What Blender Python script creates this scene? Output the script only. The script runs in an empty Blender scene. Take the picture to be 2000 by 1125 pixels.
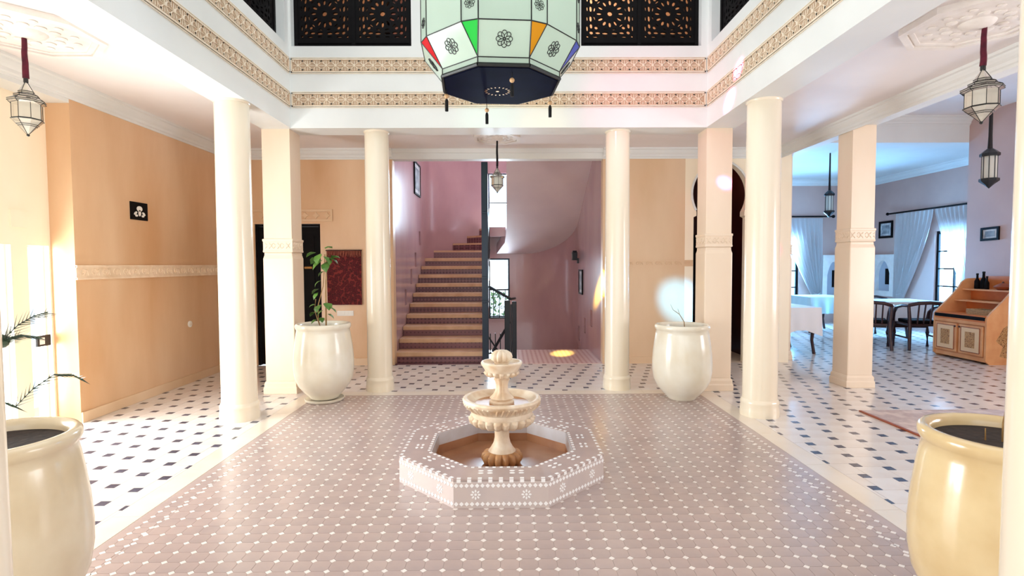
import bpy, bmesh, math, random
from mathutils import Vector, Matrix
random.seed(7)
PI = math.pi
SC = bpy.context.scene
COL = SC.collection

# ------------------------------------------------------------------ camera
H = 1.46
FPX = 1050.0
_Y = Vector((990 - 1000, -(517 - 562.5), -FPX)).normalized()
_Z = Vector((-0.005, 1.0, 0.0)); _Z = (_Z - _Z.dot(_Y) * _Y).normalized()
_X = _Y.cross(_Z)
cam_d = bpy.data.cameras.new('camera')
cam_d.sensor_width = 36.0
cam_d.lens = FPX / 2000.0 * 36.0
cam_d.clip_start = 0.05
cam = bpy.data.objects.new('camera', cam_d)
COL.objects.link(cam)
cam.matrix_world = Matrix.Translation((0, 0, H)) @ Matrix((_X, _Y, _Z)).to_4x4()
SC.camera = cam
def px(p):
    p = Vector(p) - Vector((0, 0, H))
    v = p.x * _X + p.y * _Y + p.z * _Z
    if v.z > -0.05: return None
    return (1000 + FPX * v.x / -v.z, 562.5 - FPX * v.y / -v.z)

# ------------------------------------------------------------------ world
W = bpy.data.worlds.new('world'); SC.world = W
W.use_nodes = True
_bg = W.node_tree.nodes['Background']
_bg.inputs[0].default_value = (0.86, 0.94, 1.0, 1)
_bg.inputs[1].default_value = 2.2

# ------------------------------------------------------------------ daylight and lamps
SC.view_settings.view_transform = 'Standard'
SC.view_settings.look = 'None'
SC.view_settings.gamma = 1.0
SC.view_settings.exposure = -0.35
SC.view_settings.use_curve_mapping = False
SC.cycles.use_denoising = True
SC.cycles.max_bounces = 10
SC.cycles.diffuse_bounces = 6
SC.cycles.glossy_bounces = 4
SC.cycles.transparent_max_bounces = 12
SC.cycles.sample_clamp_indirect = 8.0

def area(name, loc, direction, sx, sy, power, col):
    d = bpy.data.lights.new(name, 'AREA')
    d.shape = 'RECTANGLE'; d.size = sx; d.size_y = sy
    d.energy = power; d.color = col
    o = bpy.data.objects.new(name, d); COL.objects.link(o)
    o.location = loc
    o.rotation_euler = Vector(direction).to_track_quat('-Z', 'Y').to_euler()
    return o
def spot(name, loc, target, col, power, deg, blend, radius=0.02):
    d = bpy.data.lights.new(name, 'SPOT')
    d.energy = power; d.color = col
    d.spot_size = math.radians(deg); d.spot_blend = blend; d.shadow_soft_size = radius
    o = bpy.data.objects.new(name, d); COL.objects.link(o)
    o.location = loc
    o.rotation_euler = (Vector(target) - Vector(loc)).to_track_quat('-Z', 'Y').to_euler()
    return o
# roof light over the courtyard well
area('skylight', (-0.05, 3.7, 6.3), (0, 0, -1), 4.2, 4.4, 50, (0.93, 0.97, 1.0))
# added fill from behind the photographer, through an unseen opening
area('front_fill', (0.0, -1.75, 1.55), (0, 1, 0), 6.0, 2.6, 68, (0.98, 0.98, 1.0))
# glazed garden doors of the side aisle
area('garden_door_daylight', (-4.75, 3.7, 1.1), (1, 0.0, 0.18), 2.6, 2.0, 560, (1.0, 0.97, 0.94))
# dining room windows
area('dining_window_daylight', (9.5, 10.85, 1.55), (-1, 0, -0.1), 1.1, 1.7, 900, (0.22, 0.56, 1.0))
area('dining_back_daylight', (6.7, 13.6, 1.6), (0, -1, -0.1), 1.2, 1.8, 1000, (0.22, 0.56, 1.0))
area('side_hall_fill', (7.45, 3.2, 1.6), (-1, 0.2, 0.3), 3.0, 2.0, 260, (0.95, 0.96, 1.0))  # added fill in front of the solid side hall wall, no window there
# stairwell windows
area('stair_window_daylight_high', (-0.17, 12.25, 2.85), (0, -1, -0.12), 0.62, 1.3, 420, (0.72, 0.88, 1.0))
area('stair_window_daylight_low', (-0.16, 12.25, 1.1), (0, -1, 0), 0.6, 1.2, 160, (0.80, 0.92, 1.0))
area('stair_top_fill', (-0.2, 9.9, 5.2), (0, 0, -1), 2.0, 2.4, 50, (0.95, 0.90, 1.0))  # added fill below the closed stairwell ceiling, no roof window above
# spots added outside the great lantern, standing in for light through coloured glass
spot('added_spot_pink_frieze', (0.62, 3.75, 3.9), (2.25, 5.47, 3.10), (1.0, 0.12, 0.36), 6000, 5.2, 1.0)
spot('added_spot_pink_frieze_upper', (0.62, 3.75, 4.0), (2.25, 5.26, 3.34), (1.0, 0.12, 0.36), 5600, 4.8, 1.0)
spot('added_spot_pink_pillar', (0.62, 3.75, 3.3), (2.465, 6.1, 2.38), (1.0, 0.07, 0.26), 6500, 3.4, 1.0)
spot('added_spot_rose_wash', (0.35, 4.60, 3.4), (1.75, 6.08, 3.2), (1.0, 0.22, 0.42), 75, 62, 1.0, 0.1)
spot('added_spot_amber_wash', (0.25, 4.62, 2.9), (0.42, 6.08, 3.03), (1.0, 0.80, 0.25), 26, 30, 1.0, 0.1)
spot('added_spot_green_wash', (-0.2, 4.62, 2.95), (-0.2, 6.08, 3.12), (0.5, 1.0, 0.7), 22, 36, 1.0, 0.1)
spot('added_spot_blue', (0.80, 4.35, 2.9), (2.54, 7.85, 0.90), (0.12, 0.48, 1.0), 4200, 10, 1.0, 0.05)
spot('added_spot_amber_stair', (0.2, 4.6, 2.75), (1.36, 7.95, 1.15), (1.0, 0.80, 0.08), 30000, 6, 1.0, 0.03)
spot('added_spot_amber_landing', (-0.1, 4.6, 2.75), (0.9, 8.75, 0.0), (1.0, 0.80, 0.15), 12000, 5, 1.0, 0.03)

# ------------------------------------------------------------------ materials
MATS = {}
def nt_new(name):
    m = bpy.data.materials.new(name); m.use_nodes = True
    MATS[name] = m
    return m, m.node_tree.nodes, m.node_tree.links, m.node_tree.nodes['Principled BSDF']
def c4(c): return (c[0], c[1], c[2], 1.0)
def srgb(r, g, b):
    f = lambda v: (v / 255.0 / 12.92) if v / 255.0 <= 0.04045 else ((v / 255.0 + 0.055) / 1.055) ** 2.4
    return (f(r), f(g), f(b))
def mat(name, col, rough=0.5, col2=None, scale=4.0, detail=4.0, stretch=(1, 1, 1), bump=0.0, bscale=30.0,
        metallic=0.0, coat=0.0, rand=0.0, island=False, spec=0.5, contrast=(0.3, 0.7)):
    m, N, L, B = nt_new(name)
    B.inputs['Roughness'].default_value = rough
    B.inputs['Metallic'].default_value = metallic
    B.inputs['Specular IOR Level'].default_value = spec
    if coat:
        B.inputs['Coat Weight'].default_value = coat
        B.inputs['Coat Roughness'].default_value = 0.08
    tc = N.new('ShaderNodeTexCoord')
    mp = N.new('ShaderNodeMapping'); mp.inputs['Scale'].default_value = stretch
    L.new(tc.outputs['Object'], mp.inputs['Vector'])
    out = None
    if col2 is not None:
        nz = N.new('ShaderNodeTexNoise'); nz.inputs['Scale'].default_value = scale; nz.inputs['Detail'].default_value = detail
        L.new(mp.outputs[0], nz.inputs['Vector'])
        cr = N.new('ShaderNodeValToRGB')
        cr.color_ramp.elements[0].position = contrast[0]; cr.color_ramp.elements[0].color = c4(col)
        cr.color_ramp.elements[1].position = contrast[1]; cr.color_ramp.elements[1].color = c4(col2)
        L.new(nz.outputs['Fac'], cr.inputs['Fac'])
        out = cr.outputs['Color']
    if rand:
        if island:
            g = N.new('ShaderNodeNewGeometry'); r = g.outputs['Random Per Island']
        else:
            g = N.new('ShaderNodeObjectInfo'); r = g.outputs['Random']
        mr = N.new('ShaderNodeMapRange'); mr.inputs['To Min'].default_value = 1 - rand; mr.inputs['To Max'].default_value = 1 + rand
        L.new(r, mr.inputs['Value'])
        hs = N.new('ShaderNodeHueSaturation')
        L.new(mr.outputs[0], hs.inputs['Value'])
        if out is None: hs.inputs['Color'].default_value = c4(col)
        else: L.new(out, hs.inputs['Color'])
        out = hs.outputs['Color']
    if out is None: B.inputs['Base Color'].default_value = c4(col)
    else: L.new(out, B.inputs['Base Color'])
    if bump:
        nb = N.new('ShaderNodeTexNoise'); nb.inputs['Scale'].default_value = bscale; nb.inputs['Detail'].default_value = 3
        L.new(mp.outputs[0], nb.inputs['Vector'])
        bp = N.new('ShaderNodeBump'); bp.inputs['Strength'].default_value = bump; bp.inputs['Distance'].default_value = 0.01
        L.new(nb.outputs['Fac'], bp.inputs['Height'])
        L.new(bp.outputs[0], B.inputs['Normal'])
    return m
def mat_thin(name, col, transp=0.4, transl=0.0, rough=0.1):
    """thin glass or cloth: transparent + diffuse/translucent"""
    m = bpy.data.materials.new(name); m.use_nodes = True; MATS[name] = m
    N, L = m.node_tree.nodes, m.node_tree.links
    N.remove(N['Principled BSDF']); out = N['Material Output']
    d = N.new('ShaderNodeBsdfDiffuse'); d.inputs['Color'].default_value = c4(col)
    t = N.new('ShaderNodeBsdfTranslucent'); t.inputs['Color'].default_value = c4(col)
    a = N.new('ShaderNodeMixShader'); a.inputs[0].default_value = transl
    L.new(d.outputs[0], a.inputs[1]); L.new(t.outputs[0], a.inputs[2])
    g = N.new('ShaderNodeBsdfGlossy'); g.inputs['Roughness'].default_value = rough
    fr = N.new('ShaderNodeFresnel'); fr.inputs['IOR'].default_value = 1.35
    b = N.new('ShaderNodeMixShader'); L.new(fr.outputs[0], b.inputs[0])
    L.new(a.outputs[0], b.inputs[1]); L.new(g.outputs[0], b.inputs[2])
    p = N.new('ShaderNodeBsdfTransparent'); p.inputs['Color'].default_value = c4([0.4 + 0.6 * v for v in col])
    e = N.new('ShaderNodeMixShader'); e.inputs[0].default_value = transp
    L.new(b.outputs[0], e.inputs[1]); L.new(p.outputs[0], e.inputs[2])
    L.new(e.outputs[0], out.inputs['Surface'])
    return m
def mat_pattern(name, cols, scale, kind='voronoi', rough=0.85, bump=0.2, stretch=(1, 1, 1)):
    m, N, L, B = nt_new(name)
    B.inputs['Roughness'].default_value = rough
    tc = N.new('ShaderNodeTexCoord'); mp = N.new('ShaderNodeMapping'); mp.inputs['Scale'].default_value = stretch
    L.new(tc.outputs['Object'], mp.inputs['Vector'])
    if kind == 'voronoi':
        t = N.new('ShaderNodeTexVoronoi'); t.inputs['Scale'].default_value = scale; o = t.outputs['Distance']
    elif kind == 'checker':
        t = N.new('ShaderNodeTexVoronoi'); t.distance = 'MANHATTAN'; t.inputs['Randomness'].default_value = 0.0
        t.inputs['Scale'].default_value = scale; o = t.outputs['Distance']
    else:
        t = N.new('ShaderNodeTexNoise'); t.inputs['Scale'].default_value = scale; t.inputs['Detail'].default_value = 6; o = t.outputs['Fac']
    L.new(mp.outputs[0], t.inputs['Vector'])
    cr = N.new('ShaderNodeValToRGB'); cr.color_ramp.interpolation = 'LINEAR'
    el = cr.color_ramp.elements
    while len(el) < len(cols): el.new(0.5)
    for e, (p, c) in zip(el, cols): e.position = p; e.color = c4(c)
    L.new(o, cr.inputs['Fac']); L.new(cr.outputs['Color'], B.inputs['Base Color'])
    if bump:
        bp = N.new('ShaderNodeBump'); bp.inputs['Strength'].default_value = bump; bp.inputs['Distance'].default_value = 0.004
        L.new(o, bp.inputs['Height']); L.new(bp.outputs[0], B.inputs['Normal'])
    return m

mat('wall_tadelakt', srgb(234, 201, 165), 0.32, srgb(208, 161, 117), 1.3, 6, (1, 1, 0.3), 0.05, 14)  # streaky plaster; tone range widened to imitate bands of light and shade
mat('wall_tadelakt_pale', srgb(232, 202, 168), 0.38, srgb(216, 180, 140), 1.4, 5, (1, 1, 0.3), 0.05, 14)
mat('stucco_wall', srgb(238, 214, 186), 0.6, srgb(226, 198, 166), 14, 3)
mat('wall_cream', srgb(252, 240, 216), 0.4, srgb(248, 230, 200), 1.5, 4, (1, 1, 0.4))  # lightened to stand in for daylight glow on the recess wall
mat('wall_pink', srgb(196, 161, 161), 0.24, srgb(178, 141, 145), 1.6, 5, (1, 1, 0.5), 0.10, 6, coat=0.5)
mat('wall_mauve', srgb(205, 172, 160), 0.5, srgb(194, 160, 150), 1.5, 4)
mat('soffit_paint', srgb(222, 206, 208), 0.6, srgb(214, 198, 202), 2, 3)
mat('white_paint', srgb(228, 229, 226), 0.55, srgb(222, 223, 220), 2, 3)
mat('ceiling_paint', srgb(236, 230, 228), 0.6, srgb(230, 224, 222), 2, 3)
mat('niche_back_shade', srgb(176, 178, 188), 0.7)  # darker grey stands in for the shade inside the recess
mat('plaster_white', srgb(240, 234, 228), 0.6, srgb(230, 222, 214), 9, 3, bump=0.15, bscale=50)
mat('stucco_ground', srgb(196, 168, 140), 0.75, srgb(182, 154, 128), 20, 3)
mat('stucco_light', srgb(236, 222, 202), 0.65, srgb(224, 208, 184), 14, 3)
mat('column_marble', srgb(242, 232, 212), 0.22, srgb(236, 220, 194), 2.2, 4, (1, 1, 0.25), 0.03, 10, coat=0.25)
mat('pillar_plaster', srgb(240, 222, 200), 0.3, srgb(232, 210, 184), 2.0, 4, (1, 1, 0.3), 0.04, 12, coat=0.1)
mat('tile_cream', srgb(230, 221, 213), 0.16, srgb(222, 209, 199), 5, 3, rand=0.03, island=True)
mat('tile_cream_single', srgb(230, 221, 213), 0.16, srgb(222, 209, 199), 5, 3, rand=0.03)
mat('tile_navy', srgb(62, 66, 84), 0.2, srgb(78, 80, 98), 20, 3, rand=0.15, island=True)
mat('tile_navy_single', srgb(62, 66, 84), 0.2, srgb(78, 80, 98), 20, 3, rand=0.15)
mat('mosaic_brown', srgb(184, 163, 155), 0.24, srgb(172, 154, 149), 6, 3, rand=0.04, island=True)
mat('mosaic_brown_single', srgb(184, 163, 155), 0.24, srgb(172, 154, 149), 6, 3, rand=0.04)
mat('mosaic_white', srgb(232, 222, 215), 0.22, rand=0.04, island=True)
mat('mosaic_white_single', srgb(232, 222, 215), 0.22, rand=0.04)
mat('grout', srgb(168, 150, 142), 0.5)
mat('fountain_zellige', srgb(206, 190, 182), 0.26, srgb(196, 182, 178), 6, 3, rand=0.03)
mat('fountain_white', srgb(244, 242, 240), 0.22)
mat('grout_pale', srgb(205, 190, 172), 0.6)
mat('border_marble', srgb(232, 220, 206), 0.18, srgb(226, 210, 190), 3, 4)
mat('stone_carved', srgb(236, 222, 200), 0.55, srgb(206, 174, 138), 9, 4, bump=0.15, bscale=40)
mat('stone_stained', srgb(206, 160, 112), 0.45, srgb(168, 112, 66), 5, 4, bump=0.15, bscale=30)
mat('pool_stained', srgb(176, 128, 92), 0.3, srgb(140, 88, 54), 3, 4)
mat('pool_plaster', srgb(198, 196, 200), 0.35, srgb(176, 166, 162), 4, 4)
mat('jar_glaze', srgb(238, 233, 218), 0.22, srgb(228, 218, 196), 4, 4, bump=0.04, bscale=12, coat=0.3)
mat('jar_glaze_sand', srgb(226, 212, 184), 0.22, srgb(208, 188, 154), 4, 4, bump=0.04, bscale=12, coat=0.3)
mat('jar_glaze_ochre', srgb(226, 204, 160), 0.2, srgb(206, 178, 130), 4, 4, bump=0.04, bscale=12, coat=0.3)
mat('soil', srgb(34, 26, 22), 0.95, srgb(54, 40, 32), 40, 3, bump=0.4)
mat('wood_black', srgb(9, 7, 8), 0.6, srgb(14, 10, 11), 12, 3, spec=0.12)
mat('fringe_rose', srgb(150, 84, 66), 0.9)
mat('wood_dark', srgb(44, 20, 22), 0.35, srgb(64, 28, 28), 6, 4, (1, 1, 6))
mat('wood_orange', srgb(222, 130, 66), 0.45, srgb(204, 110, 50), 6, 4, (6, 1, 1))
mat('wood_peach', srgb(232, 172, 118), 0.5, srgb(220, 152, 98), 6, 4)
mat('painted_panel', srgb(238, 204, 160), 0.5)
mat('iron_black', srgb(18, 22, 30), 0.4, metallic=0.2)
mat('iron_teal', srgb(26, 40, 54), 0.3, metallic=0.3)
mat('lead_line', srgb(22, 26, 26), 0.5)
mat('lantern_base_navy', srgb(8, 11, 30), 0.6, srgb(13, 16, 40), 5, 3, spec=0.02)
mat('bead_wood', srgb(206, 166, 120), 0.4)
mat('tassel_black', srgb(12, 12, 14), 0.9)
mat('rope_red', srgb(96, 16, 40), 0.85, srgb(70, 10, 30), 30, 2, bump=0.3)
mat('rope_black', srgb(20, 14, 18), 0.85)
mat('cloth_white', srgb(240, 238, 240), 0.8)
mat('cloth_pale_blue', srgb(205, 232, 234), 0.8)
mat('paper_white', srgb(226, 224, 220), 0.7, srgb(150, 150, 155), 9, 3)
mat('paper_grey', srgb(170, 176, 180), 0.7, srgb(60, 66, 72), 7, 4)
mat('plastic_white', srgb(236, 230, 220), 0.4)
mat('plastic_dark', srgb(30, 28, 34), 0.4)
mat('brass', srgb(200, 150, 90), 0.35, metallic=0.7)
mat('leaf_green', srgb(92, 136, 48), 0.45, srgb(52, 96, 34), 12, 2, rand=0.3)
mat('leaf_dark', srgb(52, 72, 50), 0.5, srgb(36, 52, 40), 12, 2, rand=0.3)
mat('stem_brown', srgb(176, 138, 86), 0.7, srgb(140, 104, 60), 20, 2)
mat('foliage_garden', srgb(70, 120, 60), 0.6, srgb(40, 84, 44), 9, 3)
mat('stair_stone', srgb(214, 176, 140), 0.4, srgb(196, 154, 118), 6, 4)
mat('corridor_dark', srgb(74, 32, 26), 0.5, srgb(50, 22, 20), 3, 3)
mat('clay_brown', srgb(150, 74, 40), 0.4)
mat('wicker', srgb(214, 178, 130), 0.8, srgb(130, 96, 62), 60, 2, (1, 8, 1))
mat_thin('lantern_glass', srgb(212, 232, 218), 0.05, 0.45)
mat_thin('lantern_glass_small', srgb(236, 232, 220), 0.25, 0.45)
mat_thin('glass_red', srgb(226, 20, 40), 0.03, 0.5)
mat_thin('glass_green', srgb(60, 224, 90), 0.03, 0.5)
mat_thin('glass_orange', srgb(240, 160, 20), 0.03, 0.5)
mat_thin('glass_blue', srgb(90, 100, 200), 0.03, 0.5)
mat_thin('window_glass', srgb(225, 240, 250), 0.93, 0.0)
mat_thin('curtain_sheer', srgb(214, 206, 204), 0.10, 0.3, 0.6)
mat_pattern('rug_red', [(0.0, srgb(48, 10, 16)), (0.3, srgb(96, 18, 26)), (0.5, srgb(52, 10, 16)), (0.8, srgb(122, 40, 36))], 26, 'voronoi', 0.95, 0.3, (1, 1, 1))
mat_pattern('rug_pale', [(0.0, srgb(160, 140, 138)), (0.4, srgb(206, 190, 184)), (0.55, srgb(178, 160, 158)), (1.0, srgb(222, 208, 200))], 6, 'noise', 0.95, 0.2)
mat_pattern('riser_zellige', [(0.0, srgb(128, 76, 82)), (0.3, srgb(92, 48, 60)), (0.5, srgb(70, 34, 48)), (0.75, srgb(124, 80, 84))], 16, 'checker', 0.3, 0.1)
mat_pattern('landing_zellige', [(0.5, srgb(226, 198, 192)), (0.85, srgb(198, 154, 152)), (1.2, srgb(170, 124, 128))], 14, 'checker', 0.2, 0.05)
mat_pattern('floral_print', [(0.0, srgb(96, 66, 40)), (0.35, srgb(168, 118, 68)), (0.55, srgb(214, 168, 112)), (0.8, srgb(140, 94, 56))], 46, 'voronoi', 0.5, 0.05)
M = MATS

# ------------------------------------------------------------------ mesh helpers
class MB:
    def __init__(s): s.v = []; s.f = []
    def add(s, vs, fs):
        n = len(s.v); s.v += [tuple(v) for v in vs]; s.f += [tuple(i + n for i in f) for f in fs]; return s
    def box(s, x0, x1, y0, y1, z0, z1):
        return s.add([(x0, y0, z0), (x1, y0, z0), (x1, y1, z0), (x0, y1, z0), (x0, y0, z1), (x1, y0, z1), (x1, y1, z1), (x0, y1, z1)],
                     [(3, 2, 1, 0), (4, 5, 6, 7), (0, 1, 5, 4), (1, 2, 6, 5), (2, 3, 7, 6), (3, 0, 4, 7)])
    def prism(s, poly, z0, z1):
        n = len(poly)
        vs = [(p[0], p[1], z0) for p in poly] + [(p[0], p[1], z1) for p in poly]
        fs = [tuple(range(n - 1, -1, -1)), tuple(range(n, 2 * n))] + [(i, (i + 1) % n, n + (i + 1) % n, n + i) for i in range(n)]
        return s.add(vs, fs)
    def lathe(s, prof, n=32, cx=0, cy=0, rot=0.0, rmod=None, cap=True):
        vs = []
        for k, (r, z) in enumerate(prof):
            for i in range(n):
                a = rot + 2 * PI * i / n
                rr = r if rmod is None else rmod(r, z, a, k)
                vs.append((cx + rr * math.cos(a), cy + rr * math.sin(a), z))
        fs = []
        for k in range(len(prof) - 1):
            for i in range(n):
                j = (i + 1) % n
                fs.append((k * n + i, k * n + j, (k + 1) * n + j, (k + 1) * n + i))
        if cap:
            if prof[0][0] > 1e-4: fs.append(tuple(range(n - 1, -1, -1)))
            if prof[-1][0] > 1e-4: fs.append(tuple((len(prof) - 1) * n + i for i in range(n)))
        return s.add(vs, fs)
    def tube(s, pts, r, n=6):
        pts = [Vector(p) for p in pts]
        rs = r if isinstance(r, (list, tuple)) else [r] * len(pts)
        vs = []; up = None
        for k, p in enumerate(pts):
            t = (pts[min(k + 1, len(pts) - 1)] - pts[max(k - 1, 0)])
            t = t.normalized() if t.length > 1e-9 else Vector((0, 0, 1))
            if up is None:
                up = Vector((0, 0, 1)) if abs(t.z) < 0.9 else Vector((1, 0, 0))
            a = t.cross(up)
            if a.length < 1e-4: a = t.orthogonal()
            a.normalize(); b = t.cross(a).normalized(); up = -b if False else up
            for i in range(n):
                g = 2 * PI * i / n
                vs.append(p + rs[k] * (math.cos(g) * a + math.sin(g) * b))
        fs = []
        for k in range(len(pts) - 1):
            for i in range(n):
                j = (i + 1) % n
                fs.append((k * n + i, k * n + j, (k + 1) * n + j, (k + 1) * n + i))
        fs.append(tuple(range(n - 1, -1, -1))); fs.append(tuple((len(pts) - 1) * n + i for i in range(n)))
        return s.add(vs, fs)
    def bar(s, a, b, w, h=None):
        return s.tube([a, b], (w if h is None else w), 4)
    def sphere(s, c, r, n=10, m=6, sz=1.0):
        prof = [(max(1e-5, r * math.sin(PI * k / m)), c[2] - sz * r * math.cos(PI * k / m)) for k in range(m + 1)]
        return s.lathe(prof, n, c[0], c[1], cap=False)
    def map(s, fn):
        s.v = [tuple(fn(*v)) for v in s.v]; return s
    def mesh(s, name, smooth=None, bevel=None, fix=True):
        me = bpy.data.meshes.new(name)
        me.from_pydata(s.v, [], s.f)
        if fix or bevel:
            bm = bmesh.new(); bm.from_mesh(me)
            if bevel:
                bmesh.ops.remove_doubles(bm, verts=bm.verts, dist=1e-6)
                es = [e for e in bm.edges if len(e.link_faces) == 2 and e.calc_face_angle(0) > 0.6]
                bmesh.ops.bevel(bm, geom=es, offset=bevel, segments=2, profile=0.6, affect='EDGES')
            if fix: bmesh.ops.recalc_face_normals(bm, faces=bm.faces)
            bm.to_mesh(me); bm.free()
        if smooth:
            for p in me.polygons: p.use_smooth = True
            me.set_sharp_from_angle(angle=math.radians(smooth))
        me.update()
        return me
    def build(s, name, m, parent=None, loc=(0, 0, 0), smooth=None, bevel=None, rot=0.0, fix=True):
        me = s.mesh(name, smooth, bevel, fix)
        me.materials.append(M[m] if isinstance(m, str) else m)
        return put(name, me, parent, loc, rot)
def put(name, me, parent=None, loc=(0, 0, 0), rot=0.0):
    o = bpy.data.objects.new(name, me); COL.objects.link(o)
    o.location = loc; o.rotation_euler = (0, 0, rot) if not isinstance(rot, (tuple, list)) else rot
    if parent is not None: o.parent = parent
    return o
def tag(o, label=None, cat=None, group=None, kind=None):
    if label: o['label'] = label
    if cat: o['category'] = cat
    if group: o['group'] = group
    if kind: o['kind'] = kind
    return o
def thing(name, label, cat, loc=(0, 0, 0), rot=0.0, group=None, kind=None):
    o = bpy.data.objects.new(name, None); COL.objects.link(o)
    o.empty_display_size = 0.1
    o.location = loc; o.rotation_euler = (0, 0, rot)
    return tag(o, label, cat, group, kind)
def struct(o, label=None): return tag(o, label, None, None, 'structure')
def copy_tree(o, parent=None):
    c = o.copy(); COL.objects.link(c); c.parent = parent
    for ch in o.children:
        copy_tree(ch, c)
    return c
def plate(outer, holes, t):
    """filled outline with holes in the XY plane, thickness t around z = 0 -> MB"""
    cu = bpy.data.curves.new('tmp_outline', 'CURVE'); cu.dimensions = '2D'; cu.fill_mode = 'BOTH'; cu.extrude = t / 2
    for poly in [outer] + list(holes):
        sp = cu.splines.new('POLY'); sp.points.add(len(poly) - 1)
        for p, q in zip(sp.points, poly): p.co = (q[0], q[1], 0, 1)
        sp.use_cyclic_u = True
    ob = bpy.data.objects.new('tmp_outline', cu)
    me = bpy.data.meshes.new_from_object(ob)
    mb = MB(); mb.add([v.co[:] for v in me.vertices], [tuple(p.vertices) for p in me.polygons])
    bpy.data.objects.remove(ob); bpy.data.curves.remove(cu); bpy.data.meshes.remove(me)
    return mb
def ell(cx, cy, a, b, ang=0.0, n=12):
    ca, sa = math.cos(ang), math.sin(ang)
    return [(cx + a * math.cos(t) * ca - b * math.sin(t) * sa, cy + a * math.cos(t) * sa + b * math.sin(t) * ca) for t in [2 * PI * i / n for i in range(n)]]
def rect(x0, x1, y0, y1): return [(x0, y0), (x1, y0), (x1, y1), (x0, y1)]
# ================================================================== FLOOR
XL, XR, YB = -2.40, 2.25, 6.08          # faces of the courtyard well
BW = 0.33                                # beam width
YW = 7.85                                # back wall
ZB, ZC = 2.99, 3.13                      # beam underside, aisle ceiling
mb = MB()
mb.box(-4.9, 7.75, -1.9, 7.86, -0.12, -0.003)
mb.box(3.9, 9.2, 7.86, 13.35, -0.12, -0.003)
mb.box(2.3, 3.9, 7.86, 10.2, -0.12, -0.003)
mb.box(-1.8, 1.45, 7.86, 9.15, -0.12, -0.003)
floor = struct(mb.build('floor', 'grout_pale'), 'hall floor of cream tiles with small dark blue dots and a brown mosaic carpet')
MX0, MX1, MY0, MY1 = -2.14, 2.155, 1.65, 6.0
ST = 0.17
# --- cream tiles with small dark squares between (big square a, small square b)
A, Bq, G = 0.198, 0.066, 0.0016
p0 = (2.384 - A - Bq / 2, 3.411 + Bq / 2)          # so that a dot lies at the measured place
regions = [(-4.2, MX0 - ST, -1.6, YW), (MX1 + ST, 7.6, -1.6, YW), (MX0 - ST, MX1 + ST, MY1 + ST, YW),
           (4.15, 7.6, YW, 8.85), (4.15, 9.0, 8.85, 13.2), (MX0 - ST, MX1 + ST, -1.6, MY0 - ST)]
holes = [(-2.73, -2.40, 6.09, 6.43), (2.25, 2.57, 6.09, 6.43)]
def inter(q, r):
    x0, x1, y0, y1 = max(q[0], r[0]), min(q[1], r[1]), max(q[2], r[2]), min(q[3], r[3])
    return (x0, x1, y0, y1) if x1 - x0 > 0.008 and y1 - y0 > 0.008 else None
def seen_size(x, y, s):
    q = px((x, y, 0))
    if q is None or not (5 < q[0] < 1995 and 500 < q[1] < 1123): return 0
    if y > YW and not (1530 < q[0] < 1970): return 0
    if q[0] < 150 and q[1] > 850: return 0
    if q[0] > 1800 and q[1] > 830: return 0
    if abs(x) < 2.3 and y < MY0: return 0
    return s / (x * x + y * y + H * H) * (H / math.sqrt(x * x + y * y + H * H))
creams, dots, cream_rest, dot_rest = [], [], MB(), MB()
for i in range(-80, 90):
    for j in range(-80, 110):
        ox = p0[0] + i * A + j * Bq; oy = p0[1] - i * Bq + j * A
        if not (-5 < ox < 9.4 and -2.2 < oy < 13.6): continue
        for q, lst, rest in (((ox, ox + A, oy - A, oy), creams, cream_rest), ((ox + A, ox + A + Bq, oy - Bq, oy), dots, dot_rest)):
            for r in regions:
                k = inter(q, r)
                if not k: continue
                full = abs((k[1] - k[0]) - (q[1] - q[0])) < 1e-6 and abs((k[3] - k[2]) - (q[3] - q[2])) < 1e-6
                if full: lst.append(k)
                else: rest.box(k[0] + G, k[1] - G, k[2] + G, k[3] - G, -0.006, 0.0)
def lay(name, lst, rest, m, size):
    lst.sort(key=lambda k: -seen_size((k[0] + k[1]) / 2, (k[2] + k[3]) / 2, 1))
    me = MB().box(-size / 2 + G, size / 2 - G, -size / 2 + G, size / 2 - G, -0.006, 0.0).mesh(name)
    me.materials.append(M[m + '_single'])
    for k in lst[:300]:
        put(name, me, floor, ((k[0] + k[1]) / 2, (k[2] + k[3]) / 2, 0))
    for k in lst[300:]:
        rest.box(k[0] + G, k[1] - G, k[2] + G, k[3] - G, -0.006, 0.0)
    o = rest.build(name + '_field', m, floor, fix=False); o['kind'] = 'stuff'
lay('cream_tile', creams, cream_rest, 'tile_cream', A)
lay('dark_dot_tile', dots, dot_rest, 'tile_navy', Bq)
# --- plain marble strips round the mosaic
for (x0, x1, y0, y1) in ((MX0 - ST, MX1 + ST, MY1, MY1 + ST), (MX0 - ST, MX1 + ST, MY0 - ST, MY0), (MX0 - ST, MX0, MY0, MY1), (MX1, MX1 + ST, MY0, MY1)):
    horiz = (x1 - x0) > (y1 - y0)
    n = 6
    for k in range(n):
        if horiz: b = (x0 + (x1 - x0) * k / n, x0 + (x1 - x0) * (k + 1) / n, y0, y1)
        else: b = (x0, x1, y0 + (y1 - y0) * k / n, y0 + (y1 - y0) * (k + 1) / n)
        MB().box(b[0] + 0.001, b[1] - 0.001, b[2] + 0.001, b[3] - 0.001, -0.006, 0.0).build('marble_strip', 'border_marble', floor)
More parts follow.
